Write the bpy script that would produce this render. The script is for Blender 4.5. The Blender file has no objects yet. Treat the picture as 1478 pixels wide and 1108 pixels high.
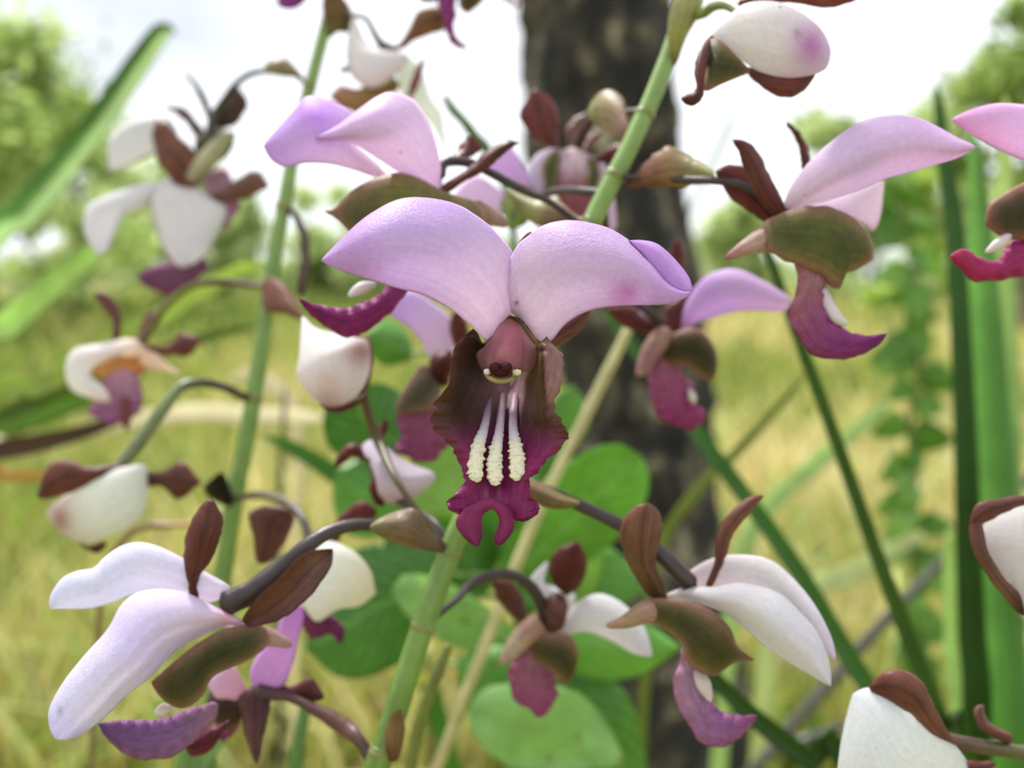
import bpy, math, random
import numpy as np
from mathutils import Vector, noise
random.seed(7); rng = np.random.default_rng(7)
scene = bpy.context.scene
COL = scene.collection

# ------------------------------------------------------------------ camera
FPX, CX, CY = 1333.0, 739.0, 554.0           # focal length and centre in photograph pixels
CAMH, PITCH = 0.75, math.radians(6.6)
cam_d = bpy.data.cameras.new('camera'); cam = bpy.data.objects.new('camera', cam_d); COL.objects.link(cam)
cam.location = (0, 0, CAMH); cam.rotation_euler = (math.radians(90) - PITCH, 0, 0)
cam_d.sensor_width = 36; cam_d.lens = 18.0 * FPX / 739.0
cam_d.clip_start = 0.01; cam_d.clip_end = 2000
cam_d.dof.use_dof = True; cam_d.dof.focus_distance = 0.098
cam_d.dof.aperture_fstop = cam_d.lens / 2.05; cam_d.dof.aperture_blades = 0
scene.camera = cam

# ------------------------------------------------------------------ sky, sun, exposure
SUN_EL, SUN_AZ = math.radians(58), math.radians(-28)     # azimuth from +Y (ahead of the camera) towards +X
world = bpy.data.worlds.new('World'); scene.world = world; world.use_nodes = True
nt = world.node_tree; nt.nodes.clear()
N, L = nt.nodes.new, nt.links.new
sky = N('ShaderNodeTexSky'); sky.sky_type = 'NISHITA'; sky.sun_disc = False
sky.sun_elevation = SUN_EL; sky.sun_rotation = SUN_AZ; sky.air_density = 1.0; sky.dust_density = 3.0
tc = N('ShaderNodeTexCoord'); mp = N('ShaderNodeMapping'); mp.inputs['Scale'].default_value = (1, 1, 1.8); mp.inputs['Location'].default_value = (-3.6707, -0.0036, -3.1438)
cl = N('ShaderNodeTexNoise'); cl.inputs['Scale'].default_value = 1.7; cl.inputs['Detail'].default_value = 5
cl.inputs['Roughness'].default_value = 0.5
rp = N('ShaderNodeValToRGB'); rp.color_ramp.elements[0].position = 0.30; rp.color_ramp.elements[0].color = (.28, .28, .28, 1); rp.color_ramp.elements[1].position = 0.50
cloud = N('ShaderNodeRGB'); cloud.outputs[0].default_value = (12.9, 13.3, 14.0, 1)
mx = N('ShaderNodeMix'); mx.data_type = 'RGBA'
bg = N('ShaderNodeBackground'); bg.inputs['Strength'].default_value = 0.064
wo = N('ShaderNodeOutputWorld')
L(tc.outputs['Generated'], mp.inputs['Vector']); L(mp.outputs[0], cl.inputs['Vector']); L(cl.outputs['Fac'], rp.inputs[0])
L(rp.outputs[0], mx.inputs['Factor']); L(sky.outputs[0], mx.inputs['A']); L(cloud.outputs[0], mx.inputs['B'])
L(mx.outputs['Result'], bg.inputs['Color']); L(bg.outputs[0], wo.inputs[0])
sd = bpy.data.lights.new('sun', 'SUN'); sd.energy = 3.6; sd.angle = math.radians(7); sd.color = (1.0, 0.975, 0.93)
sun = bpy.data.objects.new('sun', sd); COL.objects.link(sun)
_s = Vector((math.sin(SUN_AZ) * math.cos(SUN_EL), math.cos(SUN_AZ) * math.cos(SUN_EL), math.sin(SUN_EL)))
sun.rotation_euler = _s.to_track_quat('Z', 'Y').to_euler(); sun.location = (0, 0, 6)
vs = scene.view_settings; vs.view_transform = 'Standard'; vs.look = 'None'; vs.gamma = 1; vs.exposure = 0.76
try: vs.use_curve_mapping = False
except Exception: pass
scene.cycles.use_denoising = True
scene.cycles.max_bounces = 7; scene.cycles.transparent_max_bounces = 8

# ------------------------------------------------------------------ helpers
CP, SP_ = math.cos(PITCH), math.sin(PITCH)
def P(x, y, d):
    """photograph pixel + distance in mm along the view axis -> world point in metres"""
    d = np.asarray(d, float) / 1000.0
    X = (np.asarray(x, float) - CX) / FPX * d; V = (CY - np.asarray(y, float)) / FPX * d
    return np.stack([X, d * CP + V * SP_, CAMH - d * SP_ + V * CP], -1)
FR = dict(z1=(420, 260, 2.463), z2=(560, 430, 2.994), z3=(0, 0, 2.462), z4=(360, 0, 3.462), z5=(730, 0, 2.842), z6=(980, 130, 2.576),
          z7=(0, 380, 2.638), z8=(0, 680, 2.589), y1=(400, 380, 3.077), y2=(600, 680, 2.589), y3=(860, 680, 2.589),
          y4=(820, 360, 3.956), y5=(1160, 600, 2.182), y6=(400, 700, 2.717), y7=(640, 120, 3.605), px=(0, 0, 1.0))
def q(fr, s):
    ox, oy, k = FR[fr]
    return [(ox + float(a.split(',')[0]) / k, oy + float(a.split(',')[1]) / k) for a in s.split()]
def crom(pts, n):
    """Catmull-Rom through pts, n samples even in arc length (over the first two columns)"""
    p = np.asarray(pts, float)
    if len(p) == 1: p = np.vstack([p, p])
    if len(p) == 2:
        t = np.linspace(0, 1, n)[:, None]; return p[0] * (1 - t) + p[1] * t
    e = np.vstack([2 * p[0] - p[1], p, 2 * p[-1] - p[-2]]); out = []
    for i in range(len(p) - 1):
        a, b, c, d = e[i:i + 4]; t = np.linspace(0, 1, 12, endpoint=False)[:, None]
        out.append(0.5 * (2 * b + (c - a) * t + (2 * a - 5 * b + 4 * c - d) * t ** 2 + (3 * b - a - 3 * c + d) * t ** 3))
    o = np.vstack(out + [p[-1:]])
    s = np.concatenate([[0], np.cumsum(np.linalg.norm(np.diff(o[:, :2], axis=0), axis=1) + 1e-9)]); s /= s[-1]
    t = np.linspace(0, 1, n)
    return np.stack([np.interp(t, s, o[:, k]) for k in range(o.shape[1])], -1)
def along(v, n):
    v = np.atleast_1d(np.asarray(v, float))
    if len(v) == 1: return np.full(n, v[0])
    return crom(np.stack([np.linspace(0, 1, len(v)), np.zeros(len(v)), v], -1), n)[:, 2]
def lin(c):
    c = np.asarray(c, float) / 255.0
    return np.where(c <= 0.04045, c / 12.92, ((c + 0.055) / 1.055) ** 2.4)
def vnoise(pts, scale, seed=0):
    return np.array([noise.noise(Vector(p) * scale + Vector((seed, seed * 1.7, seed * .3))) for p in pts])

def raw(name, verts, faces, mat, parent=None, cols=None, pv=None, smooth=True):
    me = bpy.data.meshes.new(name); me.from_pydata([tuple(v) for v in verts], [], faces)
    if smooth: me.polygons.foreach_set('use_smooth', [True] * len(me.polygons))
    if cols is not None:
        a = me.attributes.new('Col', 'FLOAT_COLOR', 'POINT')
        c = np.ones((len(verts), 4), np.float32); c[:, :3] = cols; a.data.foreach_set('color', c.ravel())
    if pv is not None:
        a = me.attributes.new('pv', 'FLOAT_VECTOR', 'POINT')
        c = np.zeros((len(verts), 3), np.float32); c[:, :2] = pv; a.data.foreach_set('vector', c.ravel())
    me.materials.append(mat); me.update()
    o = bpy.data.objects.new(name, me); COL.objects.link(o)
    if parent is not None: o.parent = parent
    return o
def wloc(o):
    v = np.zeros(3)
    while o is not None: v += np.array(o.location); o = o.parent
    return v
def thing(name, label, cat, base, group=None):
    o = bpy.data.objects.new(name, None); COL.objects.link(o); o.empty_display_size = 0.005
    o.location = tuple(np.asarray(base, float)); o['label'] = label; o['category'] = cat
    if group: o['group'] = group
    return o
def tag(o, label, cat=None, group=None, kind=None):
    o['label'] = label
    if cat: o['category'] = cat
    if group: o['group'] = group
    if kind: o['kind'] = kind
    return o

def colour_grid(XY, U, V, col, edge=None, ek=3.0, cen=None, ck=14.0, spots=(), cenv=False, half=None):
    vs_ = [s[0] for s in col]; cs = np.array([lin(s[1]) for s in col])
    c = np.stack([np.interp(V, vs_, cs[:, k]) for k in range(3)], -1)
    if edge is not None:
        w = (np.abs(2 * U - 1) ** ek)[..., None] * edge[1]; c = c * (1 - w) + lin(edge[0]) * w
    if cen is not None:
        w = np.exp(-((2 * U - 1) * ck) ** 2)[..., None] * cen[1]
        if cenv: w = w * np.sin(math.pi * V)[..., None] ** .7
        c = c * (1 - w) + lin(cen[0]) * w
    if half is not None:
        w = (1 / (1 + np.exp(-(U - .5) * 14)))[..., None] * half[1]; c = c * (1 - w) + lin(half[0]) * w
    for (sx, sy, r, rgb, k) in spots:
        rr = ((XY[..., 0] - sx) ** 2 + (XY[..., 1] - sy) ** 2) / (r * r)
        w = (k * np.exp(-rr))[..., None]; c = c * (1 - w) + lin(rgb) * w
    return c
def shell(name, parent, W, XY, U, V, cols, mat, th, rnd=0.0):
    """a closed shell round the grid W (world points): thickness th mm, or rounded like a bud when rnd > 0"""
    nv, nu = W.shape[:2]
    du = np.gradient(W, axis=1); dv = np.gradient(W, axis=0); n = np.cross(du, dv)
    ln = np.linalg.norm(n, axis=2, keepdims=True); n = n / np.maximum(ln, 1e-14)
    bad = (ln[..., 0] < 1e-12)
    n[bad] = n[nv // 2, nu // 2]
    if rnd > 0:
        wid = np.linalg.norm(W[:, -1] - W[:, 0], axis=1)[:, None] * 0.5
        n = np.broadcast_to(np.array([0, -1, 0.0]), n.shape)
        off = rnd * wid * np.sqrt(np.clip(1 - (2 * U - 1) ** 2, 0, 1))
    else:
        off = th * 0.0005 * (1 - np.abs(2 * U - 1) ** 8) * (1 - np.abs(2 * V - 1) ** 16)
    Fv = W + n * off[..., None]; Bv = W - n * off[..., None]
    base = wloc(parent) if parent is not None else np.zeros(3)
    fid = np.arange(nv * nu).reshape(nv, nu); bid = fid.copy(); inner = []
    k = nv * nu
    for i in range(1, nv - 1):
        for j in range(1, nu - 1): bid[i, j] = k; k += 1; inner.append((i, j))
    # the rim is shared by the two faces
    Fv[0] = W[0]; Fv[-1] = W[-1]; Fv[:, 0] = W[:, 0]; Fv[:, -1] = W[:, -1]
    ii = np.array(inner)
    verts = np.vstack([Fv.reshape(-1, 3), Bv[ii[:, 0], ii[:, 1]]]) - base
    cc = np.vstack([cols.reshape(-1, 3), cols[ii[:, 0], ii[:, 1]]])
    uv = np.stack([U, V], -1); pv = np.vstack([uv.reshape(-1, 2), uv[ii[:, 0], ii[:, 1]]])
    faces = []
    for i in range(nv - 1):
        for j in range(nu - 1):
            faces.append((fid[i, j], fid[i, j + 1], fid[i + 1, j + 1], fid[i + 1, j]))
            faces.append((bid[i, j], bid[i + 1, j], bid[i + 1, j + 1], bid[i, j + 1]))
    return raw(name, verts, faces, mat, parent, cc, pv)

def sheet(name, par, A, B, d, ea=0., eb=0., col=((0, (200, 200, 200)),), edge=None, ek=3.0, cen=None, ck=14., spots=(), mat=None, th=0.45,
          rnd=0., nu=13, nv=26, rag=0., wav=0., wf=7., seed=1, vein=0., rnd_ends=True, cenv=False, half=None, pinn=0):
    """a petal-like patch between two traced margins A and B (base to tip); d = distances in mm from base to tip"""
    A, B = [np.asarray(a, float) for a in A], [np.asarray(b, float) for b in B]
    for e, i in ((0, 1), (-1, -2)):                       # blunt ends are rounded off
        m = (A[e] + B[e]) / 2; m2 = (A[i] + B[i]) / 2; wd = np.linalg.norm(A[e] - B[e])
        if wd > 5 and rnd_ends:
            ax = m - m2; ax = ax / max(np.linalg.norm(ax), 1e-6); tip = m + ax * wd * .22
            A = [tip] + A if e == 0 else A + [tip]; B = [tip] + B if e == 0 else B + [tip]
    A = crom(A, nv); B = crom(B, nv); D = along(d, nv)
    t = np.linspace(0, 1, nv)
    if rag:
        for E, O, s in ((A, B, seed), (B, A, seed + 5)):
            w = E - O; w /= np.maximum(np.linalg.norm(w, axis=1), 1)[:, None]
            nn = np.array([noise.noise(Vector((k * 9.0, s * 3.1, 0))) + .6 * noise.noise(Vector((k * 23.0, s * 1.3, 4))) for k in t])
            E += w * (rag * nn * np.clip(t * 5, 0, 1) * np.clip((1 - t) * 8, 0, 1))[:, None]
    u = np.linspace(0, 1, nu); u = 0.5 - 0.5 * np.cos(math.pi * u) if rnd else u
    U, V = np.meshgrid(u, t)
    XY = A[:, None] * (1 - U[..., None]) + B[:, None] * U[..., None]
    env = np.sqrt(np.clip(np.sin(math.pi * (0.04 + 0.92 * V)), 0, 1))
    s = 2 * U - 1
    Dg = D[:, None] + env * np.where(s < 0, ea, eb) * s * s
    if wav: Dg = Dg + wav * np.sin(V * wf * 6.283 + seed + 2 * s) * np.abs(s) ** 2 * env
    if vein: Dg = Dg + vein * np.cos(s * 22) * env
    if pinn:
        ph = (V - .30 * np.abs(s)) * pinn; vv_ = np.exp(-((ph - np.round(ph)) / .09) ** 2) * (np.abs(s) < .93); Dg = Dg + .35 * vv_ - .5 * np.cos(ph * 6.283) * np.abs(s) * .5
    W = P(XY[..., 0], XY[..., 1], Dg)
    c = colour_grid(XY, U, V, list(col), edge, ek, cen, ck, spots, cenv, half)
    if pinn: c = c * (1 - .4 * vv_[..., None]) + lin((160, 200, 120)) * .4 * vv_[..., None]
    return shell(name, par, W, XY, U, V, c, mat, th, rnd)
def rungs(name, par, rows, col_fn, mat, th=0.5, nu=41, nv=70, rag=0., seed=2):
    """a surface through cross rows of (x, y, distance) points"""
    R = np.array([crom(r, nu) for r in np.array(rows, float)]); nr = len(rows)
    G = np.zeros((nv, nu, 3)); s = np.linspace(0, nr - 1, nv)
    e = np.concatenate([2 * R[:1] - R[1:2], R, 2 * R[-1:] - R[-2:-1]])
    for i, x in enumerate(s):
        k = min(int(x), nr - 2); t = x - k; a, b, c, d = e[k:k + 4]
        G[i] = 0.5 * (2 * b + (c - a) * t + (2 * a - 5 * b + 4 * c - d) * t ** 2 + (3 * b - a - 3 * c + d) * t ** 3)
    U, V = np.meshgrid(np.linspace(0, 1, nu), np.linspace(0, 1, nv))
    if rag:
        for i in range(nv):
            for sgn, sl in ((-1, 0), (1, 1)):
                k = V[i, 0]; nn = noise.noise(Vector((k * 17, seed * 3 + sl * 9, 0))) + .8 * noise.noise(Vector((k * 41, seed + sl * 5, 3)))
                w = np.abs(2 * U[i] - 1) ** 6 * ((U[i] > .5) == (sgn > 0)) * np.clip((k - .12) * 6, 0, 1)
                G[i, :, 0] += sgn * rag * nn * w; G[i, :, 2] += 0.12 * rag * nn * w
    W = P(G[..., 0], G[..., 1], G[..., 2])
    return shell(name, par, W, G[..., :2], U, V, col_fn(G[..., 0], G[..., 1], U, V), mat, th)
def tube_world(name, par, C, R, cols, mat, ns=12, wob=0., seed=0):
    C = np.asarray(C, float); R = np.asarray(R, float); n = len(C)
    T = np.gradient(C, axis=0); T /= np.maximum(np.linalg.norm(T, axis=1), 1e-12)[:, None]
    ref = np.array([0, 1.0, 0]) if abs(T[0][1]) < .9 else np.array([1.0, 0, 0]); vv = []
    nrm = np.cross(T[0], ref); nrm /= np.linalg.norm(nrm)
    for i in range(n):
        nrm = nrm - T[i] * np.dot(nrm, T[i]); nrm /= np.linalg.norm(nrm); b = np.cross(T[i], nrm)
        for k in range(ns):
            a = 2 * math.pi * k / ns; r = R[i]
            if wob: r *= 1 + wob * noise.noise(Vector((math.cos(a) * 1.5, math.sin(a) * 1.5, i * .35 + seed)))
            vv.append(C[i] + r * (math.cos(a) * nrm + math.sin(a) * b))
    faces = [(i * ns + k, i * ns + (k + 1) % ns, (i + 1) * ns + (k + 1) % ns, (i + 1) * ns + k) for i in range(n - 1) for k in range(ns)]
    faces += [tuple(range(ns))[::-1], tuple(range((n - 1) * ns, n * ns))]
    base = wloc(par) if par is not None else np.zeros(3)
    cc = np.repeat(np.asarray(cols), ns, axis=0)
    pv = np.stack([np.tile(np.linspace(0, 1, ns), n), np.repeat(np.linspace(0, 1, n), ns)], -1)
    return raw(name, np.array(vv) - base, faces, mat, par, cc, pv)
def stops(col, n):
    t = np.linspace(0, 1, n); cs = np.array([lin(s[1]) for s in col])
    return np.stack([np.interp(t, [s[0] for s in col], cs[:, k]) for k in range(3)], -1)
def tube(name, par, pts, d, r, col, mat, n=None, ns=12, cap=True, extra=None, wob=0., seed=0):
    """pts traced pixels, d mm distances, r radius in photograph pixels; extra = further (world xyz, r metres) points"""
    n = n or max(10, 5 * len(pts))
    if name == 'spur': col = ((0, (164, 128, 108)), (.3, (176, 138, 122)), (.6, col[0][1]), (1, col[-1][1]))
    if name == 'callus_ridge' and np.size(r) == 3: r = [r[0] * .5, r[1], r[2] * .5]
    k = len(pts); dd = along(d, k) if np.size(d) != k else np.asarray(d, float); rr = along(r, k) if np.size(r) != k else np.asarray(r, float)
    xy = crom(np.column_stack([np.array(pts, float), dd, rr]), n); D = xy[:, 2]; R = np.abs(xy[:, 3]) * D / FPX / 1000
    C = P(xy[:, 0], xy[:, 1], D)
    if cap and extra is None:
        R[-1] *= 0.35; R[0] *= 0.8
    if extra is not None:
        E = np.vstack([C[-1:], np.array([e[0] for e in extra])]); k = 14
        EE = crom3(np.vstack([C[-3:-1], E]), k + 2)[2:]
        C = np.vstack([C, EE]); R = np.concatenate([R, np.linspace(R[-1], extra[-1][1], len(EE))])
    return tube_world(name, par, C, R, stops(col, len(C)), mat, ns, wob, seed)
def crom3(p, n):
    p = np.asarray(p, float); e = np.vstack([2 * p[0] - p[1], p, 2 * p[-1] - p[-2]]); out = []
    for i in range(len(p) - 1):
        a, b, c, d = e[i:i + 4]; t = np.linspace(0, 1, 10, endpoint=False)[:, None]
        out.append(0.5 * (2 * b + (c - a) * t + (2 * a - 5 * b + 4 * c - d) * t ** 2 + (3 * b - a - 3 * c + d) * t ** 3))
    o = np.vstack(out + [p[-1:]]); s = np.concatenate([[0], np.cumsum(np.linalg.norm(np.diff(o, axis=0), axis=1) + 1e-12)]); s /= s[-1]
    t = np.linspace(0, 1, n); return np.stack([np.interp(t, s, o[:, k]) for k in range(3)], -1)

# ------------------------------------------------------------------ materials
def organic(name, trans=0.3, rough=0.5, vein=0.08, vscale=(26, 1.6), mott=0.12, mscale=350, bump=0.12, bscale=2600, spec=0.35, tboost=1.0, coat=0., vbump=.8, gain=1.0, speck=0.):
    m = bpy.data.materials.new(name); m.use_nodes = True; t = m.node_tree; t.nodes.clear(); n, l = t.nodes.new, t.links.new
    at = n('ShaderNodeAttribute'); at.attribute_name = 'Col'
    pvn = n('ShaderNodeAttribute'); pvn.attribute_name = 'pv'
    tcn = n('ShaderNodeTexCoord')
    mpn = n('ShaderNodeMapping'); mpn.inputs['Scale'].default_value = (vscale[0], vscale[1], 1); l(pvn.outputs['Vector'], mpn.inputs[0])
    vn = n('ShaderNodeTexNoise'); vn.inputs['Scale'].default_value = 1.0; vn.inputs['Detail'].default_value = 3; l(mpn.outputs[0], vn.inputs['Vector'])
    mr = n('ShaderNodeMapRange'); mr.inputs['From Min'].default_value = .3; mr.inputs['From Max'].default_value = .7
    mr.inputs['To Min'].default_value = 1 - vein; mr.inputs['To Max'].default_value = 1 + vein * .7; l(vn.outputs['Fac'], mr.inputs['Value'])
    mn = n('ShaderNodeTexNoise'); mn.inputs['Scale'].default_value = mscale; mn.inputs['Detail'].default_value = 5; mn.inputs['Roughness'].default_value = .65
    l(tcn.outputs['Object'], mn.inputs['Vector'])
    mr2 = n('ShaderNodeMapRange'); mr2.inputs['From Min'].default_value = .3; mr2.inputs['From Max'].default_value = .7
    mr2.inputs['To Min'].default_value = 1 - mott; mr2.inputs['To Max'].default_value = 1 + mott * .7; l(mn.outputs['Fac'], mr2.inputs['Value'])
    mr2.inputs['To Min'].default_value *= gain; mr2.inputs['To Max'].default_value *= gain
    mu = n('ShaderNodeMath'); mu.operation = 'MULTIPLY'; l(mr.outputs[0], mu.inputs[0]); l(mr2.outputs[0], mu.inputs[1])
    sc = n('ShaderNodeVectorMath'); sc.operation = 'SCALE'; l(at.outputs['Color'], sc.inputs[0]); l(mu.outputs[0], sc.inputs['Scale'])
    src = sc.outputs[0]
    if speck:
        sn = n('ShaderNodeTexNoise'); sn.inputs['Scale'].default_value = 620; sn.inputs['Detail'].default_value = 1; l(tcn.outputs['Object'], sn.inputs['Vector'])
        sr = n('ShaderNodeMapRange'); sr.inputs['From Min'].default_value = .77; sr.inputs['From Max'].default_value = .82; sr.inputs['To Max'].default_value = speck; l(sn.outputs['Fac'], sr.inputs['Value'])
        sm = n('ShaderNodeMix'); sm.data_type = 'RGBA'; l(sr.outputs[0], sm.inputs['Factor']); l(src, sm.inputs['A']); sm.inputs['B'].default_value = (.22, .12, .13, 1); src = sm.outputs['Result']
    bs = n('ShaderNodeBsdfPrincipled'); bs.inputs['Roughness'].default_value = rough; bs.inputs['Specular IOR Level'].default_value = spec
    bs.inputs['Coat Weight'].default_value = coat; bs.inputs['Coat Roughness'].default_value = .25
    l(src, bs.inputs['Base Color'])
    fb = n('ShaderNodeTexNoise'); fb.inputs['Scale'].default_value = bscale; fb.inputs['Detail'].default_value = 2; l(tcn.outputs['Object'], fb.inputs['Vector'])
    ad = n('ShaderNodeMath'); ad.operation = 'MULTIPLY_ADD'; ad.inputs[1].default_value = vbump; l(vn.outputs['Fac'], ad.inputs[0]); l(fb.outputs['Fac'], ad.inputs[2])
    bp = n('ShaderNodeBump'); bp.inputs['Strength'].default_value = bump; bp.inputs['Distance'].default_value = 0.0004; l(ad.outputs[0], bp.inputs['Height'])
    l(bp.outputs[0], bs.inputs['Normal'])
    out = n('ShaderNodeOutputMaterial')
    if trans > 0:
        tr = n('ShaderNodeBsdfTranslucent'); s2 = n('ShaderNodeVectorMath'); s2.operation = 'SCALE'; s2.inputs['Scale'].default_value = tboost
        l(src, s2.inputs[0]); l(s2.outputs[0], tr.inputs['Color'])
        mxs = n('ShaderNodeMixShader'); mxs.inputs[0].default_value = trans; l(bs.outputs[0], mxs.inputs[1]); l(tr.outputs[0], mxs.inputs[2]); l(mxs.outputs[0], out.inputs[0])
    else: l(bs.outputs[0], out.inputs[0])
    return m
M_PETAL = organic('petal_skin', .46, .45, .06, (24, 1.2), .08, 1500, .28, 4200, .3, 1.12, vbump=.12, speck=.6)
M_LIP = organic('lip_skin', .22, .42, .26, (40, 1.0), .22, 900, .3, 3600, .22, 1.1)
M_SEPAL = organic('sepal_skin', .30, .42, .36, (18, 1.0), .34, 300, .25, 2200, .3, 1.15, gain=.66)
M_BRACT = organic('bract_skin', .34, .42, .26, (16, 1.6), .36, 300, .25, 2200, .35, 1.15)
M_STEM = organic('stem_skin', .12, .40, .22, (9, 1.6), .26, 170, .12, 1500, .45)
M_LEAF = organic('leaf_skin', .38, .36, .08, (10, 9), .14, 160, .10, 900, .45, 1.25)
M_BLADE = organic('blade_skin', .50, .42, .28, (14, .6), .2, 60, .12, 500, .4, 1.2)
M_CREAM = organic('callus_skin', .2, .5, .03, (5, 9), .04, 1200, .05, 2600, .3)

def simple(name, cols, scale, detail=6, rough=.8, bump=.4, dist=.02, stretch=(1, 1, 1)):
    m = bpy.data.materials.new(name); m.use_nodes = True; t = m.node_tree; bs = t.nodes['Principled BSDF']; n, l = t.nodes.new, t.links.new
    tcn = n('ShaderNodeTexCoord'); mpn = n('ShaderNodeMapping'); mpn.inputs['Scale'].default_value = stretch; l(tcn.outputs['Object'], mpn.inputs[0])
    nz = n('ShaderNodeTexNoise'); nz.inputs['Scale'].default_value = scale; nz.inputs['Detail'].default_value = detail; nz.inputs['Roughness'].default_value = .65
    l(mpn.outputs[0], nz.inputs['Vector']); r = n('ShaderNodeValToRGB'); l(nz.outputs['Fac'], r.inputs[0])
    els = r.color_ramp.elements
    for i, (p, c) in enumerate(cols):
        e = els[i] if i < 2 else els.new(p); e.position = p; e.color = (*lin(c), 1)
    l(r.outputs[0], bs.inputs['Base Color']); bs.inputs['Roughness'].default_value = rough
    b = n('ShaderNodeBump'); b.inputs['Strength'].default_value = bump; b.inputs['Distance'].default_value = dist; l(nz.outputs['Fac'], b.inputs['Height']); l(b.outputs[0], bs.inputs['Normal'])
    return m
M_GROUND = simple('grassy_soil', [(.3, (80, 72, 42)), (.5, (128, 124, 66)), (.7, (170, 160, 96))], 3.0)
M_BARK = simple('rough_bark', [(.38, (14, 13, 12)), (.49, (40, 38, 32)), (.57, (84, 78, 62)), (.66, (160, 152, 128))], 32, 7, .9, .9, .01, (1, 1, .7))
M_TBARK = simple('tree_bark', [(.3, (60, 52, 44)), (.7, (120, 108, 92))], 9)
def attr_mat(name, trans, rough=.6, tb=1.2):
    m = bpy.data.materials.new(name); m.use_nodes = True; t = m.node_tree; bs = t.nodes['Principled BSDF']; n, l = t.nodes.new, t.links.new
    at = n('ShaderNodeAttribute'); at.attribute_name = 'Col'; l(at.outputs['Color'], bs.inputs['Base Color']); bs.inputs['Roughness'].default_value = rough
    tr = n('ShaderNodeBsdfTranslucent'); s2 = n('ShaderNodeVectorMath'); s2.operation = 'SCALE'; s2.inputs['Scale'].default_value = tb
    l(at.outputs['Color'], s2.inputs[0]); l(s2.outputs[0], tr.inputs['Color'])
    mxs = n('ShaderNodeMixShader'); mxs.inputs[0].default_value = trans; l(bs.outputs[0], mxs.inputs[1]); l(tr.outputs[0], mxs.inputs[2])
    l(mxs.outputs[0], t.nodes['Material Output'].inputs[0]); return m
M_GRASS = attr_mat('field_grass', .35); M_TLEAF = attr_mat('tree_foliage', .45, .5, 1.35)

# ------------------------------------------------------------------ ground
gx = np.concatenate([np.linspace(-600, -12, 16), np.linspace(-11, 11, 60), np.linspace(12, 600, 16)])
gy = np.concatenate([np.linspace(-600, -3, 10), np.linspace(-2, 24, 70), np.linspace(26, 900, 20)])
GXX, GYY = np.meshgrid(gx, gy); gv = np.stack([GXX, GYY, np.zeros_like(GXX)], -1).reshape(-1, 3)
hz = vnoise(gv, .35) * .05 + vnoise(gv, 1.6, 3) * .03; near = (np.abs(gv[:, 0]) < 30) & (gv[:, 1] < 40)
gv[:, 2] = np.where(near, hz, 0) - .03
ny, nx = GXX.shape
gf = [(i * nx + j, i * nx + j + 1, (i + 1) * nx + j + 1, (i + 1) * nx + j) for i in range(ny - 1) for j in range(nx - 1)]
g = raw('ground', gv, gf, M_GROUND); g['kind'] = 'structure'; g['label'] = 'dry grassy savanna ground reaching back to the trees'

# ------------------------------------------------------------------ field grass (one mass)
def grass_field():
    n = 60000
    dist = 1.15 * np.exp(rng.random(n) ** 0.9 * math.log(38 / 1.15)); ang = (rng.random(n) - .5) * 1.45
    X = dist * np.sin(ang); Y = dist * np.cos(ang)
    h = (0.16 + 0.24 * rng.random(n)) * np.clip(.75 + dist * .05, .75, 1.25); w = (0.0022 + .0025 * rng.random(n)) * (1 + dist * .28)
    lean = (rng.random((n, 2)) - .5) * 1.1 * h[:, None]; a = rng.random(n) * 6.283
    wx, wy = np.cos(a) * w, np.sin(a) * w
    pal = np.array([lin(c) for c in [(228, 214, 158), (208, 194, 122), (188, 182, 98), (168, 178, 84), (138, 162, 66), (104, 134, 46), (78, 104, 40)]])
    patch = vnoise(np.stack([X, Y, 0 * X], -1), .55, 5) * .8 + vnoise(np.stack([X, Y, 0 * X], -1), 2.2, 9) * .7 - np.clip((X + .2) * .12, -.35, .2)
    pick = np.clip(((rng.random(n) * .8 + .5 - patch * .9 + .05) * 0 + rng.random(n) * 4.6 + 1.0 + patch * 4.5), 0, 6.99).astype(int)
    col = pal[np.clip(pick, 0, 6)] * (0.62 + .6 * rng.random((n, 1)))
    z0 = np.full(n, -.06); V = np.zeros((n, 5, 3))
    V[:, 0] = np.stack([X - wx, Y - wy, z0], -1); V[:, 1] = np.stack([X + wx, Y + wy, z0], -1)
    mx_, my_ = X + lean[:, 0] * .35, Y + lean[:, 1] * .35
    V[:, 2] = np.stack([mx_ - wx * .8, my_ - wy * .8, h * .6], -1); V[:, 3] = np.stack([mx_ + wx * .8, my_ + wy * .8, h * .6], -1)
    V[:, 4] = np.stack([X + lean[:, 0], Y + lean[:, 1], h], -1)
    me = bpy.data.meshes.new('grass'); idx = (np.arange(n) * 5)[:, None]
    quads = np.hstack([idx, idx + 1, idx + 3, idx + 2]); tris = np.hstack([idx + 2, idx + 3, idx + 4])
    loops = np.concatenate([quads.ravel(), tris.ravel()]); me.vertices.add(n * 5); me.vertices.foreach_set('co', V.ravel())
    me.loops.add(len(loops)); me.loops.foreach_set('vertex_index', loops); me.polygons.add(2 * n)
    me.polygons.foreach_set('loop_start', np.concatenate([np.arange(n) * 4, 4 * n + np.arange(n) * 3]))
    me.update(calc_edges=True)
    at = me.attributes.new('Col', 'FLOAT_COLOR', 'POINT'); c = np.ones((n, 5, 4), np.float32); c[:, :, :3] = col[:, None]; at.data.foreach_set('color', c.ravel())
    me.materials.append(M_GRASS); o = bpy.data.objects.new('grass', me); COL.objects.link(o)
    tag(o, 'dry straw and green grass covering the open field', 'grass', kind='stuff')
grass_field()

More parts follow.
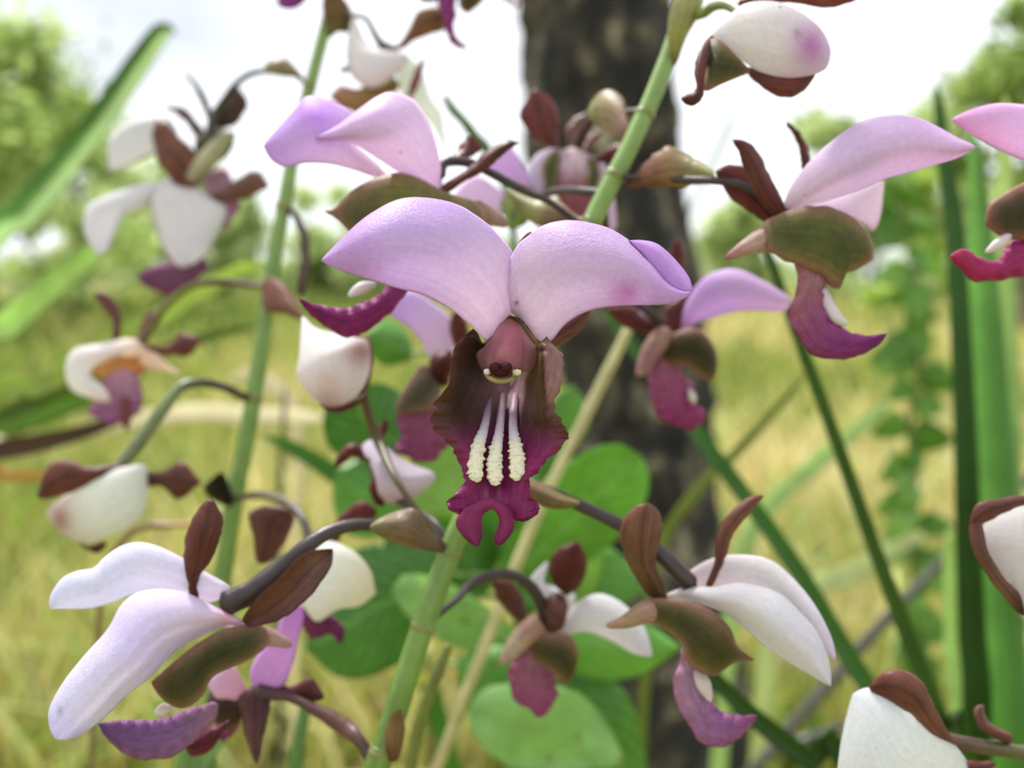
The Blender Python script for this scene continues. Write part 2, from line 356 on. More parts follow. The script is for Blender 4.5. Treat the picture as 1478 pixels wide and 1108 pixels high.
def tall_grass():
    r = np.random.default_rng(19); n = 900; V, F, C = [], [], []
    pal = [lin(c) for c in [(120, 156, 58), (146, 176, 78), (96, 136, 44), (196, 204, 130), (222, 210, 150), (170, 178, 84), (206, 216, 160), (74, 110, 38)]]
    for i in range(n):
        dist = 1.0 * math.exp(r.random() ** .8 * math.log(3.6)); a = (r.random() - .5) * 1.35; b = np.array([math.sin(a) * dist, math.cos(a) * dist, -.05])
        h = .26 + .34 * r.random() + .02 * dist; w = (.0016 + .0030 * r.random()) * (.8 + .25 * dist); az = r.random() * 6.283; ln = h * (.25 + .9 * r.random()); dr = np.array([math.cos(az), math.sin(az), 0])
        sd_ = np.array([-math.sin(az + .6 * r.normal()), math.cos(az), 0]); c = pal[int(r.random() * len(pal))] * (.75 + .5 * r.random()); k0 = len(V)
        for t in np.linspace(0, 1, 7):
            p = b + dr * ln * t ** 1.8 + np.array([0, 0, h * (t - .28 * t ** 3)]); ww = w * (1 - t ** 3) + 1e-4
            V += [p - sd_ * ww, p + sd_ * ww]; C += [c, c]
        F += [(k0 + 2 * q_, k0 + 2 * q_ + 1, k0 + 2 * q_ + 3, k0 + 2 * q_ + 2) for q_ in range(6)]
    o = raw('tall_grass', np.array(V), F, M_GRASS, None, np.array(C)); tag(o, 'loose tall green and straw grass standing between flowers and field', 'grass', kind='stuff')
tall_grass()

# ------------------------------------------------------------------ trees behind
def leaf_cloud(name, par, centres, radii, n, size, pal, seed, flat=.75):
    r = np.random.default_rng(seed); centres = np.asarray(centres, float); radii = np.asarray(radii, float)
    pr = radii ** 2; k = r.choice(len(centres), n, p=pr / pr.sum()); d = r.normal(size=(n, 3)); d /= np.linalg.norm(d, axis=1)[:, None]
    rad = radii[k] * (r.random(n) ** .45) * (1 + .25 * r.normal(size=n)); p = centres[k] + d * rad[:, None] * np.array([1, 1, flat])
    a = r.normal(size=(n, 3)); a /= np.linalg.norm(a, axis=1)[:, None]; b = np.cross(a, r.normal(size=(n, 3))); b /= np.linalg.norm(b, axis=1)[:, None]
    s = size * (.6 + .8 * r.random(n))[:, None]
    V = np.stack([p - a * s, p + b * s * .45, p + a * s, p - b * s * .45], 1)
    base = wloc(par); pal = np.array([lin(c) for c in pal]); tone = r.random(len(centres)); 
    ci = np.clip((tone[k] * .6 + r.random(n) * .5) * len(pal), 0, len(pal) - 1).astype(int)
    c = pal[ci] * (.85 + .3 * r.random((n, 1)))
    me = bpy.data.meshes.new(name); me.vertices.add(4 * n); me.vertices.foreach_set('co', (V.reshape(-1, 3) - base).ravel())
    me.loops.add(4 * n); me.loops.foreach_set('vertex_index', np.arange(4 * n)); me.polygons.add(n); me.polygons.foreach_set('loop_start', np.arange(n) * 4)
    me.update(calc_edges=True); at = me.attributes.new('Col', 'FLOAT_COLOR', 'POINT'); cc = np.ones((n, 4, 4), np.float32); cc[:, :, :3] = c[:, None]; at.data.foreach_set('color', cc.ravel())
    me.materials.append(M_TLEAF); o = bpy.data.objects.new(name, me); COL.objects.link(o); o.parent = par; return o
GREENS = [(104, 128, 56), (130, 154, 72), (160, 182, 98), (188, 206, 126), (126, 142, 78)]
PALE = [(134, 152, 90), (156, 174, 108), (180, 196, 132), (200, 212, 156)]  # distance haze painted into the leaf colour of the far trees
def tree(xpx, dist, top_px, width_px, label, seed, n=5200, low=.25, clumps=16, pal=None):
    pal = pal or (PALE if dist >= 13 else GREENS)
    r = random.Random(seed); x = (xpx - CX) / FPX * dist; k = dist / FPX
    top = CAMH + (400 - top_px) * k; w = width_px * k * .5
    t = thing('savanna_tree', label, 'tree', (x, dist, 0), 'trees at the edge of the field')
    trunk_top = np.array([x + .1 * w, dist, top * .62])
    C = crom3([(x, dist, -.1), (x + .05 * w, dist, top * .3), trunk_top], 10); rad = np.linspace(.035 * top + .02, .012 * top, 10)
    tube_world('trunk', t, C, rad, np.tile(lin((90, 78, 64)), (10, 1)), M_TBARK, 8, .2)
    cs, rs = [], []
    for i in range(clumps):
        a = r.random() * 6.283; rr = math.sqrt(r.random()) * w * .8; z = top * (low + (1 - low) * r.random() ** .8)
        sc = 1 - .55 * max(0, (z / top - .55)) / .45
        c = np.array([x + math.cos(a) * rr * sc, dist + math.sin(a) * rr * sc, min(z, top * .96)]); cs.append(c); rs.append(w * (.2 + .16 * r.random()))
    for i in range(0, clumps, 3):
        s0 = C[r.randint(4, 9)]; Cb = crom3([s0, (s0 + cs[i]) / 2 + np.array([0, 0, .05 * top]), cs[i]], 7)
        tube_world('limb', t, Cb, np.linspace(.012 * top, .004 * top, 7), np.tile(lin((90, 78, 64)), (7, 1)), M_TBARK, 6)
    leaf_cloud('crown', t, cs, rs, int(n * .62), .011 * dist * .8, pal, seed); return t
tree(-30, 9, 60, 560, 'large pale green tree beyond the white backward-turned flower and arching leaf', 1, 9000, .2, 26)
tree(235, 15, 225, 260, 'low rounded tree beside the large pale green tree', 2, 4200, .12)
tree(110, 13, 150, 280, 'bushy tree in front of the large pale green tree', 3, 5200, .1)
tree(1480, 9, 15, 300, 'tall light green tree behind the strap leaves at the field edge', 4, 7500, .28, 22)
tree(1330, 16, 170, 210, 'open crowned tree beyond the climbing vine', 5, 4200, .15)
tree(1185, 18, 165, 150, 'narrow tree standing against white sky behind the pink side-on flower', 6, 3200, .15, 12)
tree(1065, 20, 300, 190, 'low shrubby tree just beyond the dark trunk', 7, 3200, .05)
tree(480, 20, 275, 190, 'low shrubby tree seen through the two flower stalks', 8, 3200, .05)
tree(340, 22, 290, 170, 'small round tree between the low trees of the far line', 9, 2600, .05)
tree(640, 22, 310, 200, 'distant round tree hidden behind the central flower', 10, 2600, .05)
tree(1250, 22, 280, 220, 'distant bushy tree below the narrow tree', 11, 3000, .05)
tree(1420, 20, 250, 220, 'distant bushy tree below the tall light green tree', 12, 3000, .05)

LIME = [(140, 168, 66), (164, 190, 84), (184, 206, 108), (128, 150, 64)]
tree(1310, 5.5, 255, 150, 'bright lime green bush right behind the climbing vine', 21, 2600, .08, 14, LIME)
def far_wood():
    r = np.random.default_rng(3); cs, rs = [], []
    for x in np.linspace(-34, 34, 60):
        for _ in range(2): cs.append((x + r.normal() * .5, 44 + r.random() * 8, .5 + 1.9 * r.random() * (.6 + .5 * math.sin(x * .8 + 1)))); rs.append(.7 + .5 * r.random())
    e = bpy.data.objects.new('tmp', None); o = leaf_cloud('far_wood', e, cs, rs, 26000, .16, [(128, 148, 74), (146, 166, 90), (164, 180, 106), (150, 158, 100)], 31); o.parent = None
    bpy.data.objects.remove(e); tag(o, 'far wood along the horizon reading as one pale green mass', 'woodland', kind='stuff')
far_wood()

# ------------------------------------------------------------------ the near tree with dark bark
def bark_tree():
    D = 820.0; pts = q('px', '852,-60 858,0 868,200 884,350 904,500 922,650 938,800 962,1000 980,1108'); r = [106, 105, 104, 101, 98, 96, 96, 98, 100]
    base = P(1040, 1500, D); base[2] = 0
    t = thing('bark_tree', 'dark rough-barked tree trunk patched with pale lichen standing behind the flowers', 'tree', base)
    xy = crom(pts, 150); C = P(xy[:, 0], xy[:, 1], D); R = along(r, 150) * D / FPX / 1000
    foot = np.array([P(1000, 1200, D), (base + P(1000, 1200, D)) / 2, base + [0, 0, -.05]])
    lo = crom3(np.vstack([C[-3:-1], C[-1:], foot]), 40)[4:]; up = crom3([C[0] + [-.08, .05, 2.6], C[0] + [-.06, .02, 1.3], C[0] + [0, 0, .05], C[0]], 40)[:-1]
    CC = np.vstack([up, C, lo]); RR = np.concatenate([np.linspace(.04, R[0], len(up)), R, np.linspace(R[-1], R[-1] * 1.35, len(lo))])
    ns = 72; vv = []; n = len(CC)
    for i in range(n):
        for k in range(ns):
            a = 6.28318 * k / ns; dv = np.array([math.cos(a), math.sin(a), 0]); p = CC[i] + RR[i] * dv
            f = noise.noise(Vector(p * np.array([34, 34, 13]))); f2 = noise.noise(Vector(p * np.array([90, 90, 60]))); f3 = noise.noise(Vector(p * 9))
            ridge = (1 - abs(f) * 2.2) * .0075 + f2 * .0045 + f3 * .013
            vv.append(p + dv * ridge)
    fs = [(i * ns + k, i * ns + (k + 1) % ns, (i + 1) * ns + (k + 1) % ns, (i + 1) * ns + k) for i in range(n - 1) for k in range(ns)]
    raw('trunk', np.array(vv) - base, fs, M_BARK, t)
    top = up[0]; cs = []
    for i in range(9):
        a = i * 2.4; e = top + np.array([math.cos(a) * .75, math.sin(a) * .75, .35 + .12 * (i % 4)]); cs.append(e)
        s0 = up[i % 5 * 2]; tube_world('limb', t, crom3([s0, (s0 + e) / 2 + [0, 0, .08], e], 8), np.linspace(.028, .006, 8), np.tile(lin((70, 60, 52)), (8, 1)), M_TBARK, 7)
    leaf_cloud('crown', t, cs, [.26] * 9, 1500, .05, GREENS, 77)
bark_tree()

# ------------------------------------------------------------------ flowers: shared bits
G_FL = 'orchid flowers on the stalks'
WHITE = ((0, (226, 220, 224)), (.5, (228, 226, 230)), (1, (222, 218, 226)))
PINK = ((0, (234, 220, 228)), (.35, (224, 202, 227)), (.75, (214, 186, 232)), (1, (206, 170, 224)))
BROWN = ((0, (118, 78, 66)), (.5, (132, 84, 72)), (1, (126, 72, 66)))
RED = ((0, (112, 50, 50)), (.5, (138, 62, 58)), (1, (120, 50, 50)))
OLIVE = ((0, (112, 112, 60)), (.5, (98, 98, 46)), (1, (128, 104, 76)))
PURP = ((0, (166, 122, 122)), (.25, (152, 88, 118)), (.6, (128, 50, 106)), (1, (134, 44, 100)))
SPUR = ((0, (186, 156, 152)), (1, (176, 128, 124)))
PED = ((0, (86, 70, 64)), (.5, (92, 78, 76)), (1, (84, 62, 62)))
def flower(label, base, name='orchid_flower', group=G_FL):
    return thing(name, label, 'flower' if 'bud' not in name else 'flower bud', P(*base), group)
def petal(f, fr, A, B, d, ea=1.5, eb=1.5, col=PINK, name='petal', **k):
    k.setdefault('mat', M_PETAL); return sheet(name, f, q(fr, A), q(fr, B), d, ea, eb, col, **k)
def sepal(f, fr, A, B, d, col=BROWN, name='sepal', ea=1.0, eb=1.0, **k):
    k.setdefault('mat', M_SEPAL); k.setdefault('th', .5); k.setdefault('cen', ((84, 44, 40), .5)); k.setdefault('ck', 7); k.setdefault('rag', 2.2); k.setdefault('wav', .3); k.setdefault('wf', 2.3); k.setdefault('seed', len(f.children)); k.setdefault('edge', ((168, 112, 100), .4))
    return sheet(name, f, q(fr, A), q(fr, B), d, ea, eb, col, **k)
def lobe(f, fr, A, B, d, col=PURP, name='lip', ea=1.2, eb=1.2, **k):
    k.setdefault('mat', M_LIP); k.setdefault('rag', 5.0); k.setdefault('wav', .6); k.setdefault('wf', 9); k.setdefault('nv', 44); k.setdefault('edge', ((172, 69, 136), .35)); k.setdefault('nu', 15); return sheet(name, f, q(fr, A), q(fr, B), d, ea, eb, col, **k)
def sac(lp, fr, A, B, d, col=OLIVE, name='side_lobe', rnd=.5, **k):
    k.setdefault('mat', M_LIP); mid = col[(len(col) - 1) // 2][1]; mid = tuple(int(c * .88) for c in mid); dk = tuple(int(c * .56) for c in mid); PKB = (166, 126, 110)
    return sheet(name, lp, q(fr, A), q(fr, B), d, 0, 0, ((0, PKB), (.18, mid), (.8, mid), (1, (158, 108, 96))), rnd=rnd, edge=((166, 118, 106), .95), ek=3.6, cen=(dk, .85), ck=1.7, cenv=True, **k)
def ped(f, fr, pts, d, r, col=PED, name='pedicel', start=None, **k):
    col = [(t, tuple(int(x * .76) for x in c) if c[0] >= c[1] else c) for t, c in col]
    p = q(fr, pts)
    if start is not None: p = [start[:2]] + p; d = [start[2]] + list(d); r = [r[0]] + list(r) if not np.isscalar(r) else r
    k.setdefault('wob', .16); k.setdefault('seed', len(p) * 1.7); return tube(name, f, p, d, r, col, M_STEM, **k)

# ------------------------------------------------------------------ flower stalks
STALK = {}
def stalk(key, label, pts, d, r, col, ground_dx):
    base = P(pts[-1][0], pts[-1][1], along(d, 2)[-1]) + np.array([ground_dx, .02, 0]); base[2] = 0
    t = thing('flower_stalk', label, 'flower stalk', base, 'upright green orchid flower stalks')
    last = P(pts[-1][0], pts[-1][1], d[-1])
    tube('stem', t, pts, d, r, col, M_STEM, n=70, ns=18, cap=False, extra=[((last + base) / 2 + [ground_dx * .25, 0, 0], .0035), (base + [0, 0, -.03], .0045)], wob=.10)
    xy = crom(np.column_stack([np.array(pts), d]), 200); STALK[key] = (xy[:, :2], xy[:, 2]); return t
def at(key, y):
    xy, D = STALK[key]; i = int(np.argmin(np.abs(xy[:, 1] - y))); return (xy[i, 0], xy[i, 1], D[i])
GST = ((0, (142, 170, 96)), (.3, (132, 164, 88)), (.7, (118, 150, 70)), (1, (100, 134, 60)))
ST1 = stalk('main', 'thick green flower stalk leaning behind the large central pink flower',
      q('px', '1030,-110 1003,-40 985,20 960,95 915,200 860,308 800,440 745,570 700,680 652,790 612,900 572,1020 540,1120'),
      [146, 142, 140, 138, 136, 134, 132, 131, 130, 129, 127, 126, 125], [11, 12, 12.5, 13, 13.5, 14.5, 15, 15.5, 16, 16.5, 17.5, 18, 18.5], GST, -.05)
ST2 = stalk('left', 'thin upright green flower stalk between the white backward-turned flower and the central flower',
      q('px', '505,-90 488,-30 470,40 449,118 432,180 414,275 396,370 383,460 371,545 352,650 335,740 322,830 312,930 303,1040 296,1130'),
      [196, 194, 192, 190, 189, 188, 187, 186, 185, 184, 183, 182, 181, 180, 179], [8, 8.5, 9, 9, 9.5, 10, 10.5, 11, 12, 12.5, 13, 13, 13, 13, 13], GST, -.02)
ST3 = stalk('right', 'green flower stalk carrying the pink flower and two white buds at the frame edge',
      q('px', '1580,-60 1592,200 1600,420 1606,640 1612,860 1615,1120'), [128, 127, 126, 125, 124, 122], [13, 14, 14, 15, 15, 16], GST, .01)
YB = ((0, (176, 172, 104)), (.5, (178, 160, 112)), (1, (160, 112, 98)))
def bract(st, fr, A, B, d, col=YB, **k):
    k.setdefault('mat', M_SEPAL); k.setdefault('wav', .3); k.setdefault('wf', 2); return sheet('bract', st, q(fr, A), q(fr, B), d, k.pop('ea', 1.5), k.pop('eb', 1.5), col, **k)
bract(ST1, 'z5', '690,270 665,190 668,80 690,-10 740,-90', '700,265 745,150 795,60 810,-20 750,-90', [137, 135, 134, 135], ((0, (150, 140, 84)), (.2, (186, 188, 110)), (1, (196, 196, 132))))
bract(ST1, 'z5', '490,755 540,700 600,640 680,600 760,640 850,700', '500,770 600,775 700,772 800,755 850,735', [136, 131, 128, 124], ((0, (160, 96, 92)), (.4, (176, 130, 100)), (.75, (186, 176, 116)), (1, (178, 178, 106))), rag=5)
bract(ST1, 'y6', '640,225 590,160 540,90 440,110 370,150', '650,265 580,255 500,240 430,215 370,180', [128, 121, 119, 118], ((0, (132, 98, 84)), (.4, (160, 130, 106)), (1, (160, 150, 102))), rnd=.3, wav=.8)
bract(ST1, 'y2', '300,-30 420,25 480,45 540,80 612,110', '310,40 420,90 470,130 540,142 612,128', [130, 124, 122, 121], ((0, (140, 108, 88)), (.5, (154, 124, 96)), (1, (172, 160, 92))), rnd=.35)
bract(ST1, 'y7', '760,700 700,690 620,620 590,580 500,600 340,560', '760,740 690,745 600,735 480,740 380,640 340,565', [134, 137, 141, 145], ((0, (170, 130, 110)), (.4, (178, 146, 116)), (.7, (184, 182, 110)), (1, (160, 150, 84))))
bract(ST1, 'y7', '1000,250 960,200 940,90 880,36 820,45 770,100', '1010,290 950,295 900,290 850,260 800,220 765,195', [135, 138, 142, 146], ((0, (176, 140, 120)), (.4, (194, 160, 136)), (1, (196, 194, 120))), rnd=.35)
bract(ST1, 'y6', '440,1075 420,1000 440,910 480,880', '480,1060 500,980 500,930 485,880', [124, 121, 119], ((0, (130, 80, 60)), (.6, (170, 140, 100)), (1, (160, 120, 80))))
bract(ST2, 'z4', '395,185 370,90 365,0 400,-60', '450,150 510,160 515,60 430,-60', [191, 188, 186], ((0, (150, 150, 96)), (.4, (150, 124, 84)), (1, (150, 112, 80))))
bract(ST2, 'z3', '1085,290 1050,240 1010,205 960,212 928,256', '1080,300 1040,275 990,268 950,262 928,260', [189, 187, 186, 186], ((0, (170, 150, 120)), (1, (196, 184, 150))))
bract(ST2, 'z7', '1010,60 1050,55 1110,110 1155,215', '1000,130 1010,185 1080,192 1155,220', [184, 178, 174], ((0, (150, 92, 72)), (.5, (164, 108, 86)), (1, (140, 84, 70))))
bract(ST2, 'z8', '860,130 800,110 760,60 820,5', '860,60 850,30 840,10 825,5', [181, 178, 176], ((0, (50, 40, 36)), (1, (30, 26, 26))))

def node(st, key, y, r):
    a, b, c = at(key, y - 7), at(key, y), at(key, y + 7)
    tube('node', st, [a[:2], b[:2], c[:2]], [a[2], b[2], c[2]], [r * .95, r * 1.07, r * .95], ((0, (126, 152, 82)), (.5, (136, 136, 78)), (1, (118, 146, 72))), M_STEM, n=14, ns=16, wob=.12, seed=y)
for y, r in ((20, 13), (165, 14), (255, 14.5), (320, 15), (680, 16.5), (800, 17), (905, 18), (1085, 19)): node(ST1, 'main', y, r)
for y, r in ((20, 9.5), (125, 9.5), (300, 11), (412, 11.5), (575, 13), (715, 13.5)): node(ST2, 'left', y, r)
# ------------------------------------------------------------------ the central flower
def main_flower():
    f = flower('large pink orchid flower facing front with white ridged purple lip', (738, 470, 110))
    pk = dict(nu=41, nv=90, th=.45, rag=1.0)
    sp = [(733, 462, 11, (146, 116, 66), .85), (714, 482, 8, (160, 136, 90), .6), (700, 470, 55, (238, 222, 232), .6), (735, 420, 45, (232, 214, 235), .4), (500, 370, 40, (204, 162, 218), .5), (520, 395, 30, (202, 152, 208), .45), (640, 300, 60, (208, 176, 232), .5)]
    petal(f, 'px', '738,464 748,438 748,405 743,370 722,341 696,317 664,297 623,286 582,286 546,301 513,325 485,353 463,376',
          '722,464 712,476 704,490 696,487 676,467 647,445 611,426 574,416 526,402 485,388 463,376', [107, 102, 98.5, 97, 96.8, 98], 3.6, 1.0,
          ((0, (232, 216, 235)), (.25, (226, 208, 229)), (.7, (216, 190, 234)), (1, (206, 168, 224))), edge=((204, 164, 226), .45), ek=5, spots=sp, **pk)
    sp2 = [(741, 456, 11, (146, 116, 66), .85), (765, 476, 8, (160, 136, 90), .6), (780, 475, 50, (238, 224, 232), .6), (755, 415, 40, (232, 214, 235), .4), (897, 424, 20, (188, 104, 174), .5), (910, 420, 12, (184, 92, 168), .5), (748, 436, 3.2, (170, 70, 70), .9),
           (830, 330, 50, (210, 178, 232), .4), (950, 420, 40, (208, 166, 222), .4)]
    p2 = petal(f, 'px', '741,453 733,443 729,422 729,394 745,357 761,341 785,325 814,318 850,321 879,329 903,343 913,352 940,382 960,406 982,420 999,421',
          '745,455 753,459 765,471 777,491 794,493 810,475 826,461 850,449 887,442 923,441 964,439 988,430 999,421', [105, 100.5, 97, 95.8, 95.6, 97], 3.0, .8,
          ((0, (232, 214, 235)), (.25, (228, 210, 231)), (.7, (218, 190, 227)), (1, (208, 170, 224))), edge=((206, 168, 228), .4), ek=5, spots=sp2, **pk)
    petal(p2, 'px', '905,346 918,358 940,383 960,407 980,420 999,421', '908,349 932,348 952,354 976,376 994,400 999,421', [98.6, 98.2, 98.0, 97.4], .2, 2.5,
          ((0, (212, 172, 232)), (1, (210, 168, 230))), name='petal_fold', nu=21, nv=40, th=.4)
    tube('petal_rim', p2, q('px', '908,347 914,354 927,367 940,383 951,396 960,407 972,415 985,421 997,422'), [97.6, 97.5, 97.4, 97.2, 97.0, 97.0], .9, ((0, (154, 73, 136)), (.6, (170, 120, 110)), (1, (124, 52, 106))), M_SEPAL, n=60, ns=6, wob=.5)
    # sepals
    sepal(f, 'px', '752,468 790,470 830,450 853,446', '765,492 800,500 835,480 853,448', [111, 111, 110], ((0, (150, 96, 92)), (1, (164, 108, 104))), nu=17)
    sepal(f, 'px', '715,470 660,440 610,395 585,365', '725,478 670,455 630,410 585,366', [111, 112, 112], BROWN)
    sepal(f, 'px', '735,450 742,400 748,352 764,334', '752,450 778,400 782,350 766,334', [111, 110, 108], ((0, (150, 110, 120)), (1, (156, 126, 138))))
    ped(f, 'px', '845,335 815,372 775,420 745,468', [130, 122, 115, 109], [6, 7, 9, 12], start=at('main', 320))
    # lip
    rows = [[(683, 474, 98), (690, 481, 101), (700, 497, 106), (735, 508, 112), (766, 503, 106), (780, 494, 99), (789, 485, 97)],
            [(661, 492, 96.3), (677, 487, 98.5), (698, 503, 105), (735, 518, 113), (770, 508, 105), (783, 500, 97), (801, 500, 98.3)],
            [(653, 513, 95.5), (674, 510, 99), (699, 522, 106), (735, 532, 113), (773, 522, 104), (786, 514, 96.2), (814, 516, 99)],
            [(643, 556, 95.5), (668, 553, 97.5), (700, 560, 104), (733, 570, 108), (768, 562, 103), (790, 558, 96), (811, 554, 97)],
            [(623, 597, 96), (652, 597, 97), (692, 602, 101), (728, 606, 103.5), (762, 603, 101), (786, 597, 96.5), (800, 589, 96)],
            [(627, 619, 96), (658, 622, 96.5), (694, 626, 99.5), (727, 629, 101), (760, 626, 99.5), (792, 622, 96.5), (819, 620, 95)],
            [(650, 645, 96), (671, 647, 96.3), (698, 650, 98.5), (724, 652, 99.5), (754, 650, 98.3), (784, 649, 96.2), (810, 644, 95)],
            [(664, 671, 96), (681, 673, 96.3), (700, 675, 97.5), (720, 676, 98), (741, 675, 97.4), (763, 673, 96.2), (784, 673, 95.5)],
            [(670, 697, 95.5), (684, 699, 95.8), (700, 701, 96.5), (717, 702, 97), (734, 701, 96.4), (749, 700, 95.6), (762, 699, 95)],
            [(645, 722, 94.6), (670, 722, 95.2), (696, 722, 95.8), (712, 722, 96), (730, 722, 95.3), (752, 723, 94.6), (774, 722, 94)],
            [(651, 736, 93.8), (675, 739, 94.8), (697, 736, 95.8), (711, 730, 96.1), (728, 739, 95.2), (755, 747, 93.8), (779, 735, 93.2)],
            [(664, 742, 93.8), (680, 743, 94.8), (697, 739, 95.8), (711, 733, 96.1), (728, 743, 95.2), (752, 750, 93.8), (770, 746, 93.2)]]
    def lipcol(x, y, U, V):
        t = np.clip((y - 598) / 70, 0, 1); t = (t * t * (3 - 2 * t))[..., None]
        up = np.broadcast_to(lin((62, 46, 28)), x.shape + (3,)); dn = np.broadcast_to(lin((128, 32, 86)), x.shape + (3,))
        c = up * (1 - t) + dn * t
        def blend(c, w, rgb): w = np.clip(w, 0, 1)[..., None]; return c * (1 - w) + lin(rgb) * w
        c = blend(c, .8 * np.exp(-((x - 672) / 30) ** 2 - ((y - 550) / 60) ** 2), (42, 34, 16))
        c = blend(c, .9 * np.exp(-((x - 774) / 13) ** 2 - ((y - 535) / 55) ** 2), (156, 132, 66))
        c = blend(c, .5 * np.exp(-((x - 708) / 12) ** 2 - ((y - 520) / 30) ** 2), (120, 104, 50))
        c = blend(c, .85 * np.exp(-((x - 728) / 38) ** 2 - ((y - 566) / 34) ** 2), (196, 158, 164))
        c = blend(c, .55 * np.exp(-((x - 724) / 55) ** 2 - ((y - 640) / 40) ** 2), (146, 56, 108))
        c = blend(c, .55 * np.exp(-((x - 790) / 15) ** 2 - ((y - 592) / 26) ** 2), (64, 46, 26))
        c = blend(c, .7 * (np.abs(2 * U - 1) ** 10) * (y < 650), (120, 66, 58))
        fx = 786 + (y - 514) * .06; up_ = 1 / (1 + np.exp((y - 588) / 5))
        c = blend(c, .9 * up_ / (1 + np.exp(-(x - fx) / 1.0)), (150, 108, 106)); c = blend(c, .8 * up_ * np.exp(-((x - fx) / 1.8) ** 2), (56, 26, 24))
        st = np.exp(-((np.mod(x - 700 + (y - 700) * .12 * np.sign(x - 712), 9) - 4.5) / 1.3) ** 2) * (y > 690) * np.clip((y - 690) / 15, 0, 1)
        c = blend(c, .45 * st, (92, 14, 66)); c = blend(c, .35 * np.exp(-((x - 700) / 4) ** 2 - ((y - 712) / 16) ** 2) + .35 * np.exp(-((x - 722) / 4) ** 2 - ((y - 712) / 16) ** 2), (180, 114, 146))
        return c
    lp = rungs('lip', f, rows, lipcol, M_LIP, .6, 61, 110, 6.0)
    # forked hook at the tip of the lip
    sheet('lip_hook', lp, q('px', '690,789 670,775 659,761 660,747 669,736 685,727 705,719 724,725 737,737 742,752 738,770 719,788'),
          q('px', '690,789 697,772 696,749 703,737 711,734 717,737 722,748 718,764 712,776 719,788'), [91.5, 92, 93, 93.4, 93, 92, 91.5], .7, .3,
          ((0, (100, 12, 58)), (.25, (122, 26, 76)), (.5, (134, 40, 92)), (.75, (122, 26, 76)), (1, (100, 12, 58))), cen=((150, 56, 104), .3), ck=3, mat=M_LIP, th=.55, nu=19, nv=80, rag=1.5, rnd_ends=False)
    # three crested ridges
    for q_, (sxy, rr) in enumerate((('707,566 703,598 698,620 690,644 686,670 689,696', [3.2, 4.2, 5.5, 9, 10, 8]), ('725,566 723,600 720,626 715,656 714,682 715,701', [3.2, 4.2, 5.5, 9, 10.5, 8]), ('744,566 741,598 741,622 745,648 747,672 744,694', [3.2, 4.2, 5.5, 8.5, 10, 8]))):
        c5 = crom(np.column_stack([np.array(q('px', sxy)), [105.4, 101.3, 98.9, 96.7, 95.7, 95.1], rr]), 120); tt = np.linspace(0, 1, 120)
        tn = np.gradient(c5[:, :2], axis=0); tn /= np.linalg.norm(tn, axis=1)[:, None]; nn = np.stack([-tn[:, 1], tn[:, 0]], -1)
        U, V = np.meshgrid(np.linspace(0, 1, 17), tt); G = np.zeros((120, 17, 3)); hh = np.zeros((120, 17))
        for i in range(120):
            am = np.clip((tt[i] - .32) * 3.5, .12, 1)
            for j in range(17):
                u = 2 * U[i, j] - 1; w = c5[i, 3] * (1 + am * (.85 * noise.noise(Vector((i * .34, np.sign(u) * 4 + q_ * 9, 0))) + .50 * noise.noise(Vector((i * .9, np.sign(u) * 7, q_)))))
                w *= math.sqrt(max(0, min(1, (1 - tt[i]) * 14)))
                G[i, j, :2] = c5[i, :2] + nn[i] * u * w
                wart = am * (.13 * noise.noise(Vector((i * .45, u * 2.6, q_ * 5))) + .06 * noise.noise(Vector((i * .9, u * 5, q_))))
                G[i, j, 2] = c5[i, 2] + .45 * u * u - wart * (1 - u * u)
        cc = np.stack([np.interp(V, [0, .28, .46, .6, 1], np.array([lin(x)[k] for x in ((162, 118, 134), (196, 166, 191), (222, 212, 219), (238, 234, 208), (242, 238, 204))])) for k in range(3)], -1)
        shell('callus_ridge', lp, P(G[..., 0], G[..., 1], G[..., 2]), None, U, V, cc, M_CREAM, .5)
    # column
    crows = [[(727, 470, 106), (729, 467, 105), (732, 464, 104.3), (735, 462, 104), (739, 464, 104.3), (743, 467, 105), (746, 470, 106)],
             [(717, 481, 104), (721, 479, 102), (727, 477, 100), (734, 476, 99.3), (742, 477, 100), (750, 479, 102), (754, 481, 104)],
             [(709, 493, 102.5), (715, 491, 100.5), (723, 489, 98), (732, 488, 97), (743, 489, 98), (755, 491, 100.5), (764, 493, 102.5)],
             [(698, 503, 101.5), (708, 503, 99.8), (719, 501, 97.2), (729, 500, 96), (741, 501, 97.2), (760, 503, 99.8), (775, 503, 101.5)],
             [(687, 511, 101), (702, 514, 99.8), (715, 513, 96.8), (727, 512, 95.4), (741, 513, 96.8), (763, 514, 99.8), (779, 511, 101)],
             [(692, 526, 101), (704, 526, 99.6), (714, 525, 97), (725, 523, 95.8), (740, 525, 97), (760, 527, 99.6), (773, 526, 101)],
             [(698, 534, 101.2), (706, 535, 99.8), (714, 533, 97.8), (724, 531, 97), (740, 534, 98), (756, 536, 99.8), (764, 533, 101.2)]]
    def ccol(x, y, U, V):
        t = V[..., None]; c = lin((186, 98, 118)) * (1 - t) + lin((208, 154, 164)) * t
        e = (np.abs(2 * U - 1) ** 2)[..., None] * .8; c = c * (1 - e) + lin((206, 180, 181)) * e
        w = np.exp(-((x - 722) / 22) ** 2 - ((y - 500) / 22) ** 2)[..., None] * .45; c = c * (1 - w) + lin((168, 84, 96)) * w
        fl = (np.exp(-((U - .36) / .03) ** 2) + np.exp(-((U - .66) / .03) ** 2))[..., None] * .4 * np.clip(V * 2, 0, 1)[..., None]; c = c * (1 - fl) + lin((140, 72, 84)) * fl
        g = np.clip((.22 - V) / .2, 0, 1)[..., None] * .8; c = c * (1 - g) + lin((128, 92, 62)) * g; return c
